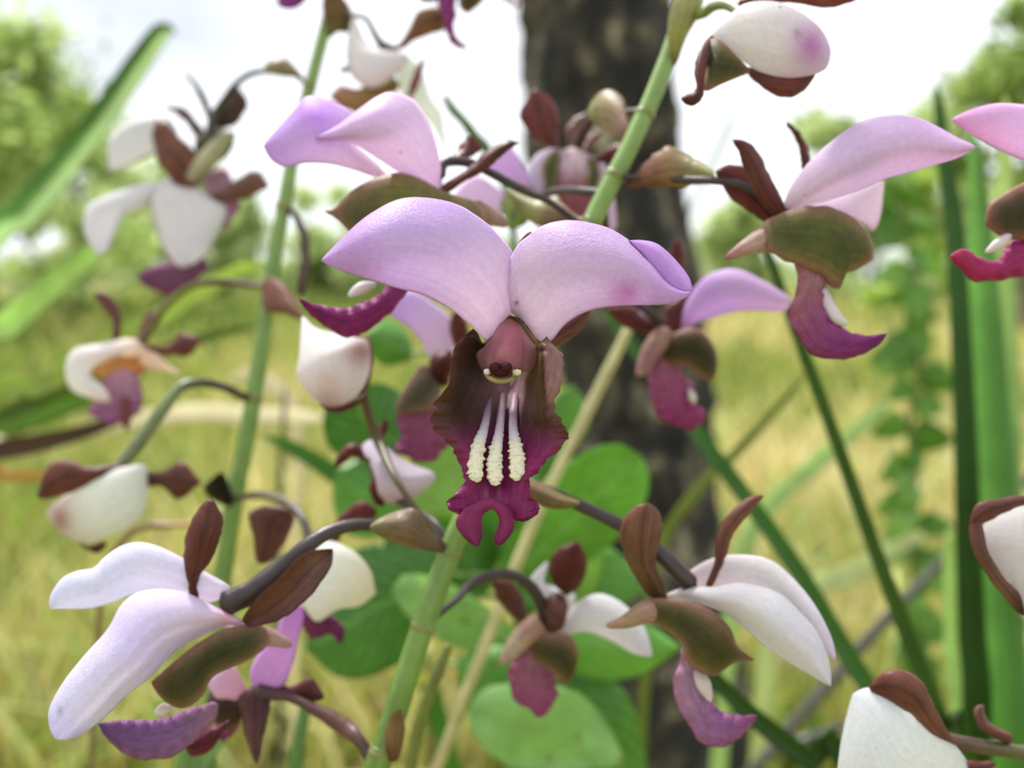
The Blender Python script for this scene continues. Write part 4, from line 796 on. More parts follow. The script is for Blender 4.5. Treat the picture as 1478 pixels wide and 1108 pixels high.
def f_top_white():
    f = flower('white flower with curled amber sepal high on the thin stalk', (540, 62, 184))
    petal(f, 'z4', '515,85 490,200 488,320 525,400 590,440', '525,90 575,200 640,250 785,268 770,330 680,420 600,442', [185, 181, 179, 180], 2, 2, ((0, (226, 218, 220)), (.5, (232, 228, 230)), (1, (236, 220, 230))))
    petal(f, 'z4', '720,280 735,360 760,470 890,600 950,690 978,742', '790,275 860,350 905,480 960,560 975,650 982,742', [184, 184, 185], 1, 1, ((0, (236, 240, 230)), (1, (232, 232, 228))))
    sepal(f, 'z4', '872,285 830,350 805,420 790,480', '874,290 865,360 840,430 815,480', [182, 181, 181], ((0, (180, 100, 100)), (1, (160, 70, 74))))
    sepal(f, 'z4', '650,195 740,228 795,140 850,52 930,33 990,85', '650,245 750,250 835,198 920,168 970,150 990,95', [184, 183, 182], ((0, (150, 116, 88)), (.6, (178, 126, 84)), (1, (176, 120, 78))))
    lp = lobe(f, 'z4', '730,395 700,378 540,440 455,428 400,480', '735,460 640,500 560,560 470,545 405,488', [183, 181, 181], ((0, (130, 116, 52)), (.5, (150, 118, 70)), (1, (178, 130, 106))))
    ped(f, 'z4', '455,60 520,78 580,92 620,160 660,225 720,270', [190, 187, 185, 184, 184, 184], [3, 3.5, 3.5, 4, 6, 9], start=at('left', 20), col=((0, (130, 120, 80)), (1, (110, 96, 80))))
    sepal(f, 'z4', '520,330 480,335 445,352', '525,360 490,362 446,356', [184, 185, 185], ((0, (160, 150, 130)), (1, (150, 140, 110))))
f_top_white()
def f_top_purple():
    f = flower('purple-lipped flower dangling from above beside the trunk', (655, -60, 176))
    lp = lobe(f, 'z4', '1000,-180 935,-40 960,70 985,170 1030,235 1094,243', '1080,-180 1040,-20 1030,60 1025,150 1050,205 1094,240', [176, 173, 172], ((0, (154, 73, 126)), (.5, (132, 46, 114)), (1, (128, 34, 96))))
    sac(lp, 'z4', '1010,-160 1040,-40 1050,40 1090,70', '1160,-160 1185,-50 1165,10 1095,70', [176, 174, 174], OLIVE)
    petal(f, 'z4', '900,-260 800,-200 760,-120', '1060,-200 900,-120 765,-110', [178, 178, 178])
    petal(f, 'z4', '1060,-260 1250,-160 1330,-60 1350,20', '1000,-200 1150,-120 1260,0 1340,45', [178, 176, 175], col=WHITE)
    sepal(f, 'z4', '1000,-220 860,-60 850,0 900,10', '1040,-200 960,-60 940,0 905,12', [178, 176, 176], ((0, (90, 70, 50)), (1, (60, 56, 40))))
    ped(f, 'z4', '560,-300 700,-330 900,-300 1010,-210', [192, 186, 180, 177], [5, 6, 6, 9], start=at('left', -85))
    f = flower('deep purple lip tip poking down beside the top of the thin stalk', (425, -70, 186))
    lobe(f, 'z4', '190,-180 160,-80 140,-10 145,30 190,48', '300,-180 310,-80 285,0 250,35 200,48', [186, 184, 183], ((0, (154, 73, 126)), (.5, (134, 52, 126)), (1, (128, 41, 116))))
    petal(f, 'z4', '200,-180 60,-200 -40,-120', '300,-200 150,-260 -40,-130', [186, 184, 183], col=WHITE)
    sac(f, 'z4', '190,-240 180,-180 220,-120', '310,-240 330,-180 300,-120', [186, 184, 184], OLIVE, name='hood')
    ped(f, 'z4', '480,-250 400,-270 300,-240 250,-200', [194, 191, 188, 187], [5, 5, 6, 8], start=at('left', -70))
f_top_purple()

def f_left_white_back():
    f = flower('white flower turned backward with brown curled sepals, blurred before the trees', (295, 208, 250))
    petal(f, 'z3', '640,655 540,648 450,668 370,698 312,735 298,820 345,908', '620,690 560,700 500,740 440,770 410,830 380,890 345,908', [205, 201, 199, 198], 1.5, 1.5, WHITE)
    petal(f, 'z3', '560,650 528,720 558,830 592,900 640,952', '680,660 720,675 765,710 808,750 760,860 700,930 644,952', [204, 199, 197, 197], 3, 3, WHITE)
    petal(f, 'z3', '600,420 560,412 470,430 400,480 384,560 388,605', '620,520 575,540 520,562 450,595 388,607', [206, 206, 207], 1.5, 1.5, ((0, (214, 214, 219)), (1, (222, 220, 220))))
    sepal(f, 'z3', '565,422 620,465 690,540 720,610', '558,570 590,615 640,665 700,665', [202, 199, 202], ((0, (158, 100, 78)), (.6, (146, 92, 72)), (1, (120, 76, 60))))
    sepal(f, 'z3', '690,690 780,678 850,630 920,606 958,660', '740,718 830,714 900,698 958,665', [203, 201, 201], ((0, (140, 100, 88)), (1, (158, 112, 94))))
    sepal(f, 'z3', '745,450 760,400 800,350 835,303', '800,455 845,440 882,365 840,303', [206, 206, 207], ((0, (90, 70, 58)), (1, (110, 86, 70))))
    sepal(f, 'z3', '750,460 715,370 690,310 655,262', '768,450 738,360 705,305 658,262', [205, 206, 207], ((0, (110, 92, 78)), (1, (120, 110, 100))))
    sepal(f, 'z3', '730,470 690,420 650,382 586,378', '700,490 660,440 630,410 586,384', [206, 207, 208], ((0, (120, 90, 86)), (1, (130, 96, 90))))
    sepal(f, 'z3', '690,540 700,480 760,455 830,470', '700,600 760,590 820,540 838,480', [206, 205, 205], ((0, (100, 98, 52)), (1, (108, 104, 60))), rnd=.4)
    tube('column', f, q('z3', '815,478 770,530 720,590 672,648'), [204, 202, 201, 201], [10, 13, 14, 11], ((0, (140, 140, 90)), (.5, (168, 164, 124)), (1, (150, 136, 108))), M_STEM)
    lp = lobe(f, 'z3', '690,900 640,925 560,938 488,978', '740,960 690,1005 640,1042 570,1042 510,1012 488,984', [203, 202, 202], ((0, (130, 88, 114)), (1, (112, 58, 94))))
    petal(f, 'z3', '730,620 800,595 840,680 855,730', '730,670 770,760 795,815 850,740', [207, 206, 206], 1, 1, ((0, (190, 160, 176)), (1, (176, 130, 160))))
    ped(f, 'z3', '1060,272 1020,266 930,255 860,282 800,350 755,440 760,520', [194, 197, 200, 202, 203, 204, 204], [3, 3.5, 4, 4, 5, 8, 11], start=at('left', 125), col=((0, (120, 110, 70)), (.4, (80, 72, 48)), (1, (84, 74, 56))))
f_left_white_back()
def f_withered():
    f = flower('withered cream flower with spindly pink-brown sepals before the dry grass', (205, 250, 199), name='withered_orchid_flower')
    petal(f, 'z7', '560,320 520,292 470,288 370,308 280,328 248,400 268,480 350,515', '560,360 520,348 480,345 400,366 360,390 345,425 390,470 425,520', [196, 193, 191, 190, 190], 1.5, 1.5, ((0, (240, 216, 185)), (.3, (244, 236, 238)), (.7, (230, 228, 224)), (1, (226, 212, 204))))
    petal(f, 'z7', '530,350 440,350 370,385 345,410', '560,410 470,440 400,440 350,420', [197, 196, 195], .5, .5, ((0, (196, 140, 84)), (1, (206, 164, 110))))
    petal(f, 'z7', '540,330 600,345 640,385 688,418', '545,390 580,405 620,410 688,422', [195, 193, 192], .5, .5, ((0, (240, 212, 188)), (1, (236, 216, 195))))
    sepal(f, 'z7', '425,310 425,220 370,140 362,105', '455,310 460,200 425,130 368,103', [197, 197, 197], ((0, (140, 84, 76)), (1, (150, 92, 92))))
    sepal(f, 'z7', '510,310 540,220 575,180 600,185', '540,315 570,260 595,215 602,188', [197, 198, 198], ((0, (160, 90, 70)), (1, (176, 120, 110))))
    sepal(f, 'z7', '560,310 640,310 695,262 768,285', '570,350 640,350 720,352 768,292', [196, 195, 195], ((0, (160, 96, 80)), (1, (146, 86, 78))))
    lobe(f, 'z7', '400,430 360,520 335,570 400,600', '530,430 545,530 500,590 420,615', [196, 194, 193], ((0, (196, 150, 160)), (.5, (160, 110, 140)), (1, (134, 69, 126))))
    sepal(f, 'z7', '450,520 455,580 480,640', '500,520 500,590 485,640', [194, 193, 193], ((0, (160, 84, 90)), (1, (150, 76, 80))))
    ped(f, 'z7', '960,85 860,72 760,78 690,110 630,165 570,250 530,320', [187, 189, 192, 194, 195, 196, 196], [4, 5.5, 5, 6, 6, 6, 7], start=at('left', 412), col=((0, (124, 70, 54)), (.3, (120, 84, 64)), (.6, (124, 134, 62)), (1, (140, 90, 66))))
f_withered()
def bud_left_white():
    f = flower('fat white bud with brown sepals on a curved green pedicel, before dry grass', (180, 660, 166), name='orchid_bud')
    petal(f, 'z7', '548,765 480,772 400,795 300,855 220,902 180,940', '560,850 540,960 440,1030 330,1064 250,1035 182,962', [165, 162, 161, 162], 0, 0, ((0, (222, 224, 216)), (.5, (226, 230, 220)), (1, (196, 170, 160))), rnd=.6, spots=[(95, 745, 18, (150, 100, 92), .8), (75, 742, 8, (214, 208, 217), .6)], nu=21)
    sepal(f, 'z7', '470,755 340,775 250,745 180,775 140,885', '470,800 360,835 290,865 200,895 142,892', [164, 160, 159, 160], ((0, (120, 66, 56)), (.5, (136, 78, 66)), (1, (130, 72, 60))))
    sepal(f, 'z7', '520,765 560,790 620,790 695,755 765,832', '520,800 560,850 620,850 680,898 765,836', [165, 164, 164], ((0, (110, 60, 54)), (1, (136, 82, 68))))
    sepal(f, 'z7', '290,1050 330,1075 400,1060', '300,1060 370,1100 410,1065', [162, 161, 161], ((0, (70, 40, 38)), (1, (120, 60, 50))))
    ped(f, 'z7', '920,505 870,478 780,455 690,470 615,560 560,640 480,745 440,790', [182, 179, 176, 173, 170, 168, 165, 164], [6, 6, 6.5, 8, 9.5, 10, 10, 10], start=at('left', 575), col=((0, (96, 62, 48)), (.25, (88, 78, 66)), (.5, (118, 134, 86)), (1, (106, 112, 70))))
bud_left_white()
def buds_right():
    f = flower('white bud clasped by reddish brown sepals near the tall strap leaves', (1530, 740, 122), name='orchid_bud')
    petal(f, 'y5', '850,270 760,235 694,262 620,300 565,365 572,440', '850,640 780,680 694,640 650,560 600,490 572,446', [122, 119, 118, 119], 0, 0, ((0, (214, 212, 217)), (.5, (222, 222, 222)), (1, (200, 187, 190))), rnd=.7, nu=21)
    sepal(f, 'y5', '820,230 700,250 620,258 545,278 522,340', '820,270 720,275 640,300 590,330 525,350', [119, 116, 115, 116], ((0, (140, 90, 84)), (1, (136, 80, 72))))
    sepal(f, 'y5', '522,335 535,430 600,530 660,605 690,628', '560,330 580,420 630,510 690,570 705,620', [116, 115, 115, 117], ((0, (136, 78, 68)), (.7, (150, 110, 86)), (1, (70, 40, 36))))
    ped(f, 'y5', '950,330 900,370 850,420', [124, 123, 121], [8, 9, 12], start=at('right', 740))
    f = flower('white bud hanging low on its olive pedicel under a hooded brown sepal', (1370, 1070, 119), name='orchid_bud')
    petal(f, 'y5', '470,1030 400,985 330,925 225,858 158,872', '520,1200 420,1280 250,1290 120,1230 115,1080 150,890', [118, 115, 114, 115], 0, 0, ((0, (226, 228, 222)), (.5, (222, 224, 222)), (1, (214, 216, 223))), rnd=.5, nu=21, nv=30)
    sepal(f, 'y5', '470,1020 420,930 370,832 310,798 250,808 205,852', '450,1045 390,1000 340,940 280,905 230,880 207,860', [116, 113, 112, 114], ((0, (140, 90, 76)), (.6, (150, 92, 74)), (1, (136, 76, 62))))
    sepal(f, 'y5', '640,1030 560,985 535,930 560,908', '650,1000 590,970 570,940 566,908', [120, 120, 121], ((0, (150, 92, 80)), (1, (160, 110, 100))))
    sepal(f, 'y5', '450,1050 500,1080 600,1090', '460,1100 540,1130 610,1094', [117, 116, 117], ((0, (130, 70, 64)), (1, (140, 84, 76))))
    ped(f, 'y5', '900,1060 800,1062 700,1060 560,1040 440,1020', [122, 121, 121, 120, 118], [9, 10, 10, 11, 12], start=at('right', 1090), col=((0, (132, 134, 76)), (.6, (126, 116, 70)), (1, (120, 80, 70))))
buds_right()

# ------------------------------------------------------------------ broad-leaved seedling between the stalk and the trunk
def inv(w):
    w = np.asarray(w, float) - [0, 0, CAMH]; d = w[1] * CP - w[2] * SP_; v = w[1] * SP_ + w[2] * CP
    return (CX + w[0] / d * FPX, CY - v / d * FPX, d * 1000)
def broad_plant():
    sx = '775,1330 770,1150 765,1000 755,850 742,720 715,600 650,520'; sd = [232, 230, 228, 226, 224, 222, 220]
    b = P(775, 1330, 232); base = b + np.array([.01, .02, 0]); base[2] = 0
    t = thing('broad_leaf_shrub', 'leafy shrub with rounded bright green leaves in front of the dark trunk', 'shrub', base)
    tube('stem', t, q('px', sx)[::-1], sd[::-1], [4, 5, 6, 7, 8, 8, 9], ((0, (120, 150, 70)), (1, (120, 110, 70))), M_STEM, n=40, cap=False, extra=[((b + base) / 2, .0025), (base + [0, 0, -.03], .003)])
    st = crom(np.column_stack([np.array(q('px', sx)), sd]), 120)
    YG = ((0, (129, 171, 61)), (1, (142, 186, 72))); MG = ((0, (89, 143, 53)), (1, (107, 163, 67))); DG = ((0, (66, 122, 36)), (1, (78, 136, 46))); PG = ((0, (146, 192, 102)), (1, (155, 201, 117)))
    LV = [('590,655 560,660 520,662 480,650 466,610 480,575 520,553', '600,640 600,610 590,580 560,556 524,552', [214, 212, 210], DG),
          ('590,520 560,528 535,512 528,485', '595,500 580,470 555,462 530,480', [218, 217, 216], MG),
          ('650,600 600,650 585,700 610,745', '700,620 720,680 690,740 620,748', [214, 210, 208], YG),
          ('600,730 560,770 500,770 480,720 485,680', '605,690 570,660 530,655 488,676', [216, 214, 212], ((0, (98, 163, 70)), (1, (111, 168, 86)))),
          ('700,845 740,770 790,695 845,652 890,640 922,655', '720,850 790,838 870,795 922,742 937,692 926,657', [220, 214, 208, 206], ((0, (111, 165, 65)), (1, (122, 180, 76)))),
          ('760,690 785,620 800,575 826,555', '790,690 835,640 852,600 830,556', [222, 221, 220], MG),
          ('760,960 700,945 640,925 590,890 566,856', '760,930 720,890 650,842 590,828 566,848', [212, 204, 200], ((0, (140, 186, 84)), (1, (151, 194, 108)))),
          ('650,880 610,930 550,970 490,977 445,940', '640,780 560,782 500,800 460,850 442,925', [214, 210, 208], ((0, (84, 138, 52)), (1, (90, 142, 66)))),
          ('720,860 800,885 880,880 935,850', '730,790 800,780 880,790 937,842', [224, 222, 222], ((0, (98, 156, 57)), (1, (105, 163, 61)))),
          ('780,930 840,975 910,978 980,938', '770,890 850,880 930,898 980,932', [208, 204, 202], ((0, (120, 182, 72)), (1, (129, 191, 84)))),
          ('820,1115 740,1108 690,1070 676,1035', '900,1095 850,1010 780,985 700,990 678,1028', [196, 190, 190], PG),
          ('780,1040 700,1050 665,1000 660,955', '790,960 750,935 700,930 662,950', [206, 206, 208], ((0, (107, 168, 67)), (1, (127, 186, 82)))),
          ('800,1000 850,1090 880,1160 935,1170', '820,965 890,985 925,1050 937,1160', [214, 214, 214], ((0, (83, 137, 41)), (1, (91, 147, 46)))),
          ('815,870 825,800 846,772', '855,870 872,825 865,785 848,772', [220, 219, 218], ((0, (138, 182, 70)), (1, (160, 199, 91)))),
          ('640,860 600,810 610,760 660,740', '700,860 720,800 700,750 664,740', [222, 222, 221], ((0, (85, 141, 53)), (1, (96, 151, 59)))),
          ('620,985 570,980 546,950 556,922', '625,930 600,916 578,914 560,920', [236, 236, 236], ((0, (196, 196, 120)), (1, (206, 204, 136)))),
          ('690,800 660,720 680,640 720,600', '760,800 790,740 770,650 724,600', [230, 230, 230], ((0, (111, 168, 70)), (1, (120, 177, 80))))]
    rl = random.Random(12)
    for i, (A, B, d, c) in enumerate(LV):
        A, B = q('px', A), q('px', B); bx_, by_ = (A[0][0] + B[0][0]) / 2, (A[0][1] + B[0][1]) / 2
        k = int(np.argmin((st[:, 1] - by_ - 12) ** 2 + .2 * (st[:, 0] - bx_) ** 2)); s0 = st[k]
        A = [(bx_, by_)] + A; B = [(bx_, by_)] + B
        lf = sheet('leaf', t, A, B, [d[0]] + list(d), 3.5 if i % 2 else -2.5, 4.0, c, cen=((150, 196, 110), .55), ck=20, mat=M_LEAF, th=.4, nu=33, nv=64, wav=1.1, wf=1.5, seed=i, pinn=(9 + i % 4), spots=[(bx_ + rl.uniform(-90, 90), by_ + rl.uniform(-90, 60), rl.uniform(2, 6), (120, 96, 40), .8) for _ in range(5)])
        tube('petiole', lf, [(s0[0], s0[1]), ((s0[0] + bx_) / 2, (s0[1] + by_) / 2 - 6), (bx_, by_)], [s0[2], (s0[2] + d[0]) / 2, d[0]], [4, 3.5, 3.5], ((0, (110, 150, 70)), (1, (130, 170, 90))), M_STEM, ns=8)
broad_plant()

# ------------------------------------------------------------------ strap leaves, grass blades, stalks and twigs
def ribbon(name, label, cat, pts, d, w, col, foot, group=None, fold=.25, mat=None, cen=None, half=None):
    """a long blade along traced pixels (tip first) then on to foot (world x, y) on the ground"""
    k = len(pts); C = [np.array([x, y, dd, ww]) for (x, y), dd, ww in zip(pts, np.interp(np.linspace(0, 1, k), np.linspace(0, 1, np.size(d)), np.atleast_1d(d)), np.interp(np.linspace(0, 1, k), np.linspace(0, 1, np.size(w)), np.atleast_1d(w)))]
    lastw = P(*C[-1][:3]); fw = np.array([foot[0], foot[1], -.03])
    wid = C[-1][3] * C[-1][2] / FPX / 1000
    base = fw.copy(); base[2] = 0
    Wp = P(np.array([c[0] for c in C]), np.array([c[1] for c in C]), np.array([c[2] for c in C]))
    wm = np.array([c[3] * c[2] / FPX / 1000 for c in C])
    prev = P(*C[-2][:3]); tdir = lastw - prev; tl = np.linalg.norm(fw - lastw); mid = lastw + tdir / np.linalg.norm(tdir) * tl * .2; mid = mid * .5 + (lastw * .6 + fw * .4) * .5
    allp = np.vstack([Wp, mid, fw]); allw = np.concatenate([wm, [wid, wid * .8]])
    tq = np.linspace(0, 1, 64) ** 1.7; of = crom3(allp, 400); o = np.stack([np.interp(tq, np.linspace(0, 1, 400), of[:, k]) for k in range(3)], -1)
    s = np.concatenate([[0], np.cumsum(np.linalg.norm(np.diff(allp, axis=0), axis=1))]); s /= s[-1]
    ww = np.interp(tq, s, allw); ww[0] *= .1; ww[1] *= .3; ww[2] *= .55; ww[3] *= .8
    T = np.gradient(o, axis=0); T /= np.linalg.norm(T, axis=1)[:, None]; view = o - np.array([0, 0, CAMH]); view /= np.linalg.norm(view, axis=1)[:, None]
    sd_ = np.cross(T, view); sd_ /= np.maximum(np.linalg.norm(sd_, axis=1), 1e-9)[:, None]; up = np.cross(sd_, T)
    nu = 7; u = np.linspace(-1, 1, nu)
    W = o[:, None] + sd_[:, None] * (u[None, :, None] * ww[:, None, None]) + up[:, None] * ((1 - np.abs(u))[None, :, None] * fold * ww[:, None, None])
    U, V = np.meshgrid((u + 1) / 2, tq)
    c = colour_grid(np.zeros(U.shape + (2,)), U, V, list(col), cen=cen, ck=5, half=half)
    ob = shell(name, None, W - base, None, U, V, c, mat or M_BLADE, .5); ob.location = tuple(base); tag(ob, label, cat, group); return ob
def rod(name, label, cat, pts, d, r, col, foot, group=None, wob=.15):
    """a stalk or twig along traced pixels (top first) to foot on the ground"""
    fw = np.array([foot[0], foot[1], 0.]); last = P(pts[-1][0], pts[-1][1], np.atleast_1d(d)[-1])
    rl = np.atleast_1d(r)[-1] * np.atleast_1d(d)[-1] / FPX / 1000
    o = tube(name, None, pts, d, r, col, M_STEM, n=60, ns=10, cap=False, extra=[((last + fw) / 2, rl), (fw + [0, 0, -.03], rl)], wob=wob)
    tag(o, label, cat, group); return o
SG = ((0, (96, 140, 62)), (.25, (130, 168, 84)), (1, (110, 150, 70)))
LG = ((0, (184, 210, 140)), (.4, (186, 210, 144)), (1, (150, 182, 104)))
DGc = ((0, (58, 96, 28)), (.4, (52, 92, 26)), (1, (60, 100, 34)))
DRY = ((0, (206, 192, 142)), (.5, (210, 196, 150)), (1, (190, 170, 120)))
GB = 'long strap-like leaves and blades'
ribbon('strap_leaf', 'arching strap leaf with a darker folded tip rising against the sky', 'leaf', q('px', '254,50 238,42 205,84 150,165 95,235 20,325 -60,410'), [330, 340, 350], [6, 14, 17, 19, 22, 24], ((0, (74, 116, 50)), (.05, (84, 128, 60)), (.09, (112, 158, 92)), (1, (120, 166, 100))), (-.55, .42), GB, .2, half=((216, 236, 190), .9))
ribbon('strap_leaf', 'pale strap leaf rising beneath the white backward-turned flower', 'leaf', q('px', '150,350 110,385 60,425 0,480 -70,540'), [330, 350], [18, 20, 20], LG, (-.5, .45), GB, .4)
ribbon('strap_leaf', 'olive blade arching behind the withered cream flower', 'leaf', q('px', '390,378 330,398 250,448 150,500 60,560 -40,620'), [300, 310, 320], [10, 13, 15, 15], ((0, (186, 204, 116)), (.3, (158, 182, 88)), (1, (130, 152, 66))), (-.42, .36), GB, .3)
ribbon('strap_leaf', 'thin dark green blade crossing behind the thin stalk', 'leaf', q('px', '372,470 300,485 200,520 90,562 0,600 -80,630'), [330, 330], [6, 9, 13, 14], ((0, (116, 140, 66)), (1, (70, 98, 34))), (-.45, .4), GB, .3)
ribbon('strap_leaf', 'broad green blade lying low behind the withered cream flower', 'leaf', q('px', '215,520 150,560 80,585 0,612 -90,640'), [380, 380], [12, 20, 26], ((0, (120, 160, 60)), (1, (110, 150, 50))), (-.55, .45), GB, .3)
ribbon('strap_leaf', 'dark brown dead blade below the withered cream flower', 'leaf', q('px', '200,592 130,620 60,638 -20,652 -100,665'), [300, 300], [7, 14, 20], ((0, (96, 72, 48)), (1, (62, 46, 30))), (-.42, .35), GB, .3)
ribbon('strap_leaf', 'bleached dry blade lying level behind the thin stalk', 'leaf', q('px', '470,603 420,600 350,598 290,594 235,600 160,612 40,650 -60,690'), [360, 360], [9, 14, 13, 9], ((0, (244, 238, 214)), (.4, (236, 228, 200)), (1, (206, 196, 160))), (-.5, .4), GB, .25)
ribbon('strap_leaf', 'bleached dry blade standing behind the round white bud', 'leaf', q('px', '330,545 360,540 400,560 425,600 430,700 425,850'), [420, 420], [6, 12, 8, 5], ((0, (226, 218, 190)), (1, (206, 196, 150))), (-.1, .45), GB, .25)
ribbon('strap_leaf', 'orange dead blade beside the fat white bud', 'leaf', q('px', '85,680 50,686 0,688 -80,695'), [300, 300], [5, 9, 9], ((0, (196, 160, 80)), (1, (190, 150, 70))), (-.36, .34), GB, .3)
ribbon('strap_leaf', 'short green blade pointing at the round white bud', 'leaf', q('px', '378,628 410,640 450,662 488,688 540,740 580,830'), [260, 262], [5, 12, 14, 14], ((0, (96, 150, 60)), (1, (80, 140, 44))), (-.02, .30), GB, .5)
ribbon('strap_leaf', 'tall dark green strap leaf edge-on beside the climbing vine', 'leaf', q('px', '1352,120 1362,220 1378,330 1388,500 1396,700 1402,900 1410,1120'), [250, 250], [6, 12, 14, 18, 20], ((0, (84, 124, 66)), (.06, (76, 118, 56)), (.15, (50, 92, 24)), (1, (56, 96, 30))), (.14, .27), GB, .7)
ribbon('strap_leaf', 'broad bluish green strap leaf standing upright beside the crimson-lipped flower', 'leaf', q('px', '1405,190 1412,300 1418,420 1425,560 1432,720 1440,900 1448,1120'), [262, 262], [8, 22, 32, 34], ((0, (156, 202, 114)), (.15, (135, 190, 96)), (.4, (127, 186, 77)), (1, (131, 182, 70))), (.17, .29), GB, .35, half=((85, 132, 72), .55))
ribbon('strap_leaf', 'narrow strap leaf with a bluish sheen close by the broad upright one', 'leaf', q('px', '1452,140 1450,260 1448,400 1452,560 1456,760 1462,1120'), [285, 285], [6, 14, 18, 18], ((0, (213, 228, 159)), (.1, (168, 199, 129)), (.3, (108, 156, 96)), (1, (102, 149, 84))), (.2, .32), GB, .35)
ribbon('strap_leaf', 'pale shiny strap leaf low between the upright leaves', 'leaf', q('px', '1370,760 1375,850 1380,950 1388,1120'), [270, 270], [8, 16, 18], ((0, (197, 222, 149)), (1, (157, 195, 129))), (.13, .29), GB, .35)
ribbon('strap_leaf', 'long green strap leaf slanting down past the side-on pink flower', 'leaf', q('px', '1098,330 1118,390 1155,495 1205,630 1262,790 1315,930 1372,1070 1400,1130'), [200, 200], [5, 8, 10, 12, 14], ((0, (84, 118, 50)), (.5, (60, 98, 28)), (1, (52, 90, 24))), (.16, .22), GB, .8)
ribbon('strap_leaf', 'sturdy dark green strap leaf slanting out from behind the trunk', 'leaf', q('px', '868,440 905,490 960,560 1010,630 1075,715 1150,820 1215,930 1265,1010 1320,1120'), [235, 225, 215], [8, 11, 12, 14, 16], ((0, (96, 142, 76)), (.3, (76, 124, 42)), (1, (66, 108, 34))), (.12, .23), GB, .7)
ribbon('strap_leaf', 'olive grass blade slanting across the sturdy dark leaf', 'leaf', q('px', '1165,540 1120,590 1070,645 1005,710 950,800 930,1000'), [300, 300], [5, 8, 7], ((0, (130, 146, 60)), (1, (110, 130, 50))), (.06, .31), GB, .3)
ribbon('strap_leaf', 'pale green blade lying across the yellow grass by the long slanting leaf', 'leaf', q('px', '1285,580 1230,625 1170,675 1110,730 1070,800 1050,950'), [420, 420], [8, 13, 12], LG, (.12, .45), GB, .3)
ribbon('strap_leaf', 'glossy pale blade lying above the grey twig', 'leaf', q('px', '1335,768 1285,795 1230,825 1170,850 1120,900 1100,1050'), [460, 460], [9, 16, 14], ((0, (206, 216, 160)), (1, (190, 200, 130))), (.14, .5), GB, .3)
ribbon('strap_leaf', 'low broad green blade below the violet-lipped flower', 'leaf', q('px', '1000,940 1060,1008 1120,1060 1180,1105 1250,1150'), [190, 190], [8, 14, 16, 16], DGc, (.24, .22), GB, .5)
ribbon('strap_leaf', 'short green blade poking up below the lilac petal and brown star sepals', 'leaf', q('px', '335,1055 310,1080 280,1120 250,1160'), [170, 170], [5, 9, 11], ((0, (140, 170, 110)), (1, (110, 156, 80))), (-.09, .18), GB, .4)
rod('green_stalk', 'slim green stalk standing below the brown star sepals', 'stalk', q('px', '446,980 438,1030 430,1080 424,1125'), [180, 180], [5, 9, 10, 10], ((0, (96, 136, 76)), (1, (90, 130, 70))), (-.045, .19))
rod('green_stalk', 'thin olive stalk running close beside the thick leaning stalk', 'stalk', q('px', '648,930 630,975 605,1040 590,1125'), [150, 150], [6, 9, 9, 9], ((0, (120, 130, 60)), (1, (110, 120, 56))), (-.03, .16))
rod('dry_stalk', 'straight straw-coloured dry stalk slanting behind the central lip', 'stalk', q('px', '912,462 900,490 860,570 800,690 745,815 700,930 650,1060 620,1130'), [205, 200, 195], [6, 8, 8, 9, 9], ((0, (190, 184, 130)), (.3, (206, 200, 146)), (1, (190, 180, 120))), (-.06, .19))
rod('dry_stalk', 'thin pale grass stalk reaching up beside the trunk and the fat bud', 'stalk', q('px', '1085,105 1060,165 1045,200 1010,275 985,330 960,420 950,560 960,800'), [960, 960], [3, 4, 5, 4, 7, 7, 6], ((0, (150, 170, 120)), (.3, (160, 180, 120)), (1, (180, 186, 130))), (.18, 1.0))
rod('green_tendril', 'wavy green shoot tip rising against white sky beside the trunk', 'shoot', q('px', '642,138 655,160 672,178 684,195 700,215 735,290 745,420 742,600'), [210, 218], [4, 7, 6, 8, 6, 5, 5], ((0, (76, 110, 40)), (1, (84, 120, 50))), (.01, .24), wob=.4)
rod('twig', 'dark grey bare twig slanting across the low grass', 'twig', q('px', '1520,650 1440,735 1350,820 1290,880 1220,960 1140,1050 1070,1130'), [420, 420], [6, 7, 9, 8], ((0, (84, 84, 78)), (1, (90, 86, 78))), (.06, .42), wob=.35)
rod('twig', 'thin grey twig below the dark slanting twig', 'twig', q('px', '1330,1010 1260,1035 1180,1060 1100,1090'), [440, 440], [4, 6, 7], ((0, (90, 88, 80)), (1, (80, 78, 70))), (.1, .45), wob=.35)
rod('twig', 'thin upright grey stalk beside the thin flower stalk', 'twig', q('px', '412,560 408,640 402,740 399,820 396,900'), [360, 360], [3, 4, 5, 5], ((0, (96, 90, 76)), (1, (90, 86, 70))), (-.08, .34), wob=.3)
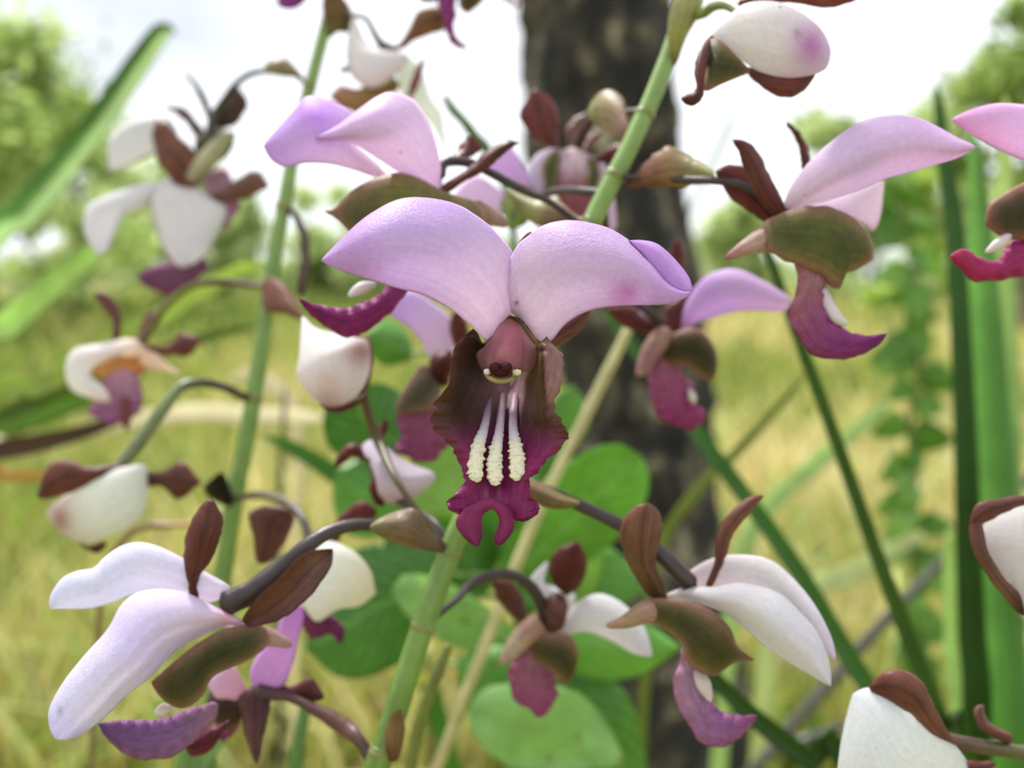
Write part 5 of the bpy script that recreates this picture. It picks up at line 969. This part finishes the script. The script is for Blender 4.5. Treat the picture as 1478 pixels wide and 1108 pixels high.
tube('withered_pedicel', ST2, [at('left', 300)[:2]] + q('px', '426,312 437,335 441,370 437,400 433,428'), [at('left', 300)[2], 186, 184, 183, 182, 182], [4, 5, 6, 7, 7, 5], ((0, (70, 50, 36)), (1, (84, 66, 48))), M_STEM, wob=.4)
rod('twig', 'orange-brown dead twig above the drooping white flower', 'twig', q('px', '285,755 240,758 205,760 180,775 150,830 140,950 130,1120'), [200, 200], [3, 6, 5, 5], ((0, (190, 130, 84)), (.1, (150, 120, 80)), (1, (130, 124, 74))), (-.1, .21), wob=.3)

def vine():
    base = np.array([.26, .62, 0.]); t = thing('climbing_vine', 'climbing vine with small heart-shaped green leaves beside the strap leaves', 'vine', base)
    pts = q('px', '1285,230 1300,300 1318,380 1310,460 1325,540 1312,620 1322,720 1318,850 1330,1130'); D = 620
    last = P(1330, 1130, D); tube('stem', t, pts, [D], [3, 4, 5, 5, 5, 5, 5, 5, 5], ((0, (110, 130, 60)), (1, (110, 110, 60))), M_STEM, n=60, ns=8, cap=False, extra=[((last + base) / 2, .002), (base + [0, 0, -.03], .0025)])
    xy = crom(pts, 100); r = random.Random(4)
    for i in range(46):
        x, y = xy[min(99, 2 + i * 2)]; a = r.uniform(-.5, 3.6) + (3.14 if i % 2 else 0); ln = r.uniform(26, 58); w = ln * .42; dx, dy = math.cos(a), abs(math.sin(a)) * .9 + .1
        x0, y0 = x + dx * 14, y + dy * 6; A = [(x, y), (x0 - dy * w, y0 + dx * w), (x0 + dx * ln * .6 - dy * w * .7, y0 + dy * ln * .6 + dx * w * .7), (x0 + dx * ln, y0 + dy * ln)]
        B = [(x, y), (x0 + dy * w, y0 - dx * w), (x0 + dx * ln * .6 + dy * w * .7, y0 + dy * ln * .6 - dx * w * .7), (x0 + dx * ln, y0 + dy * ln)]
        c = r.choice([(108, 156, 50), (126, 172, 66), (92, 140, 40), (140, 184, 84)])
        sheet('leaf', t, A, B, [D, D - r.uniform(2, 16), D - r.uniform(4, 30)], r.uniform(-4, 4), r.uniform(-4, 4), ((0, c), (1, c)), mat=M_LEAF, th=.5, nu=7, nv=10)
vine()
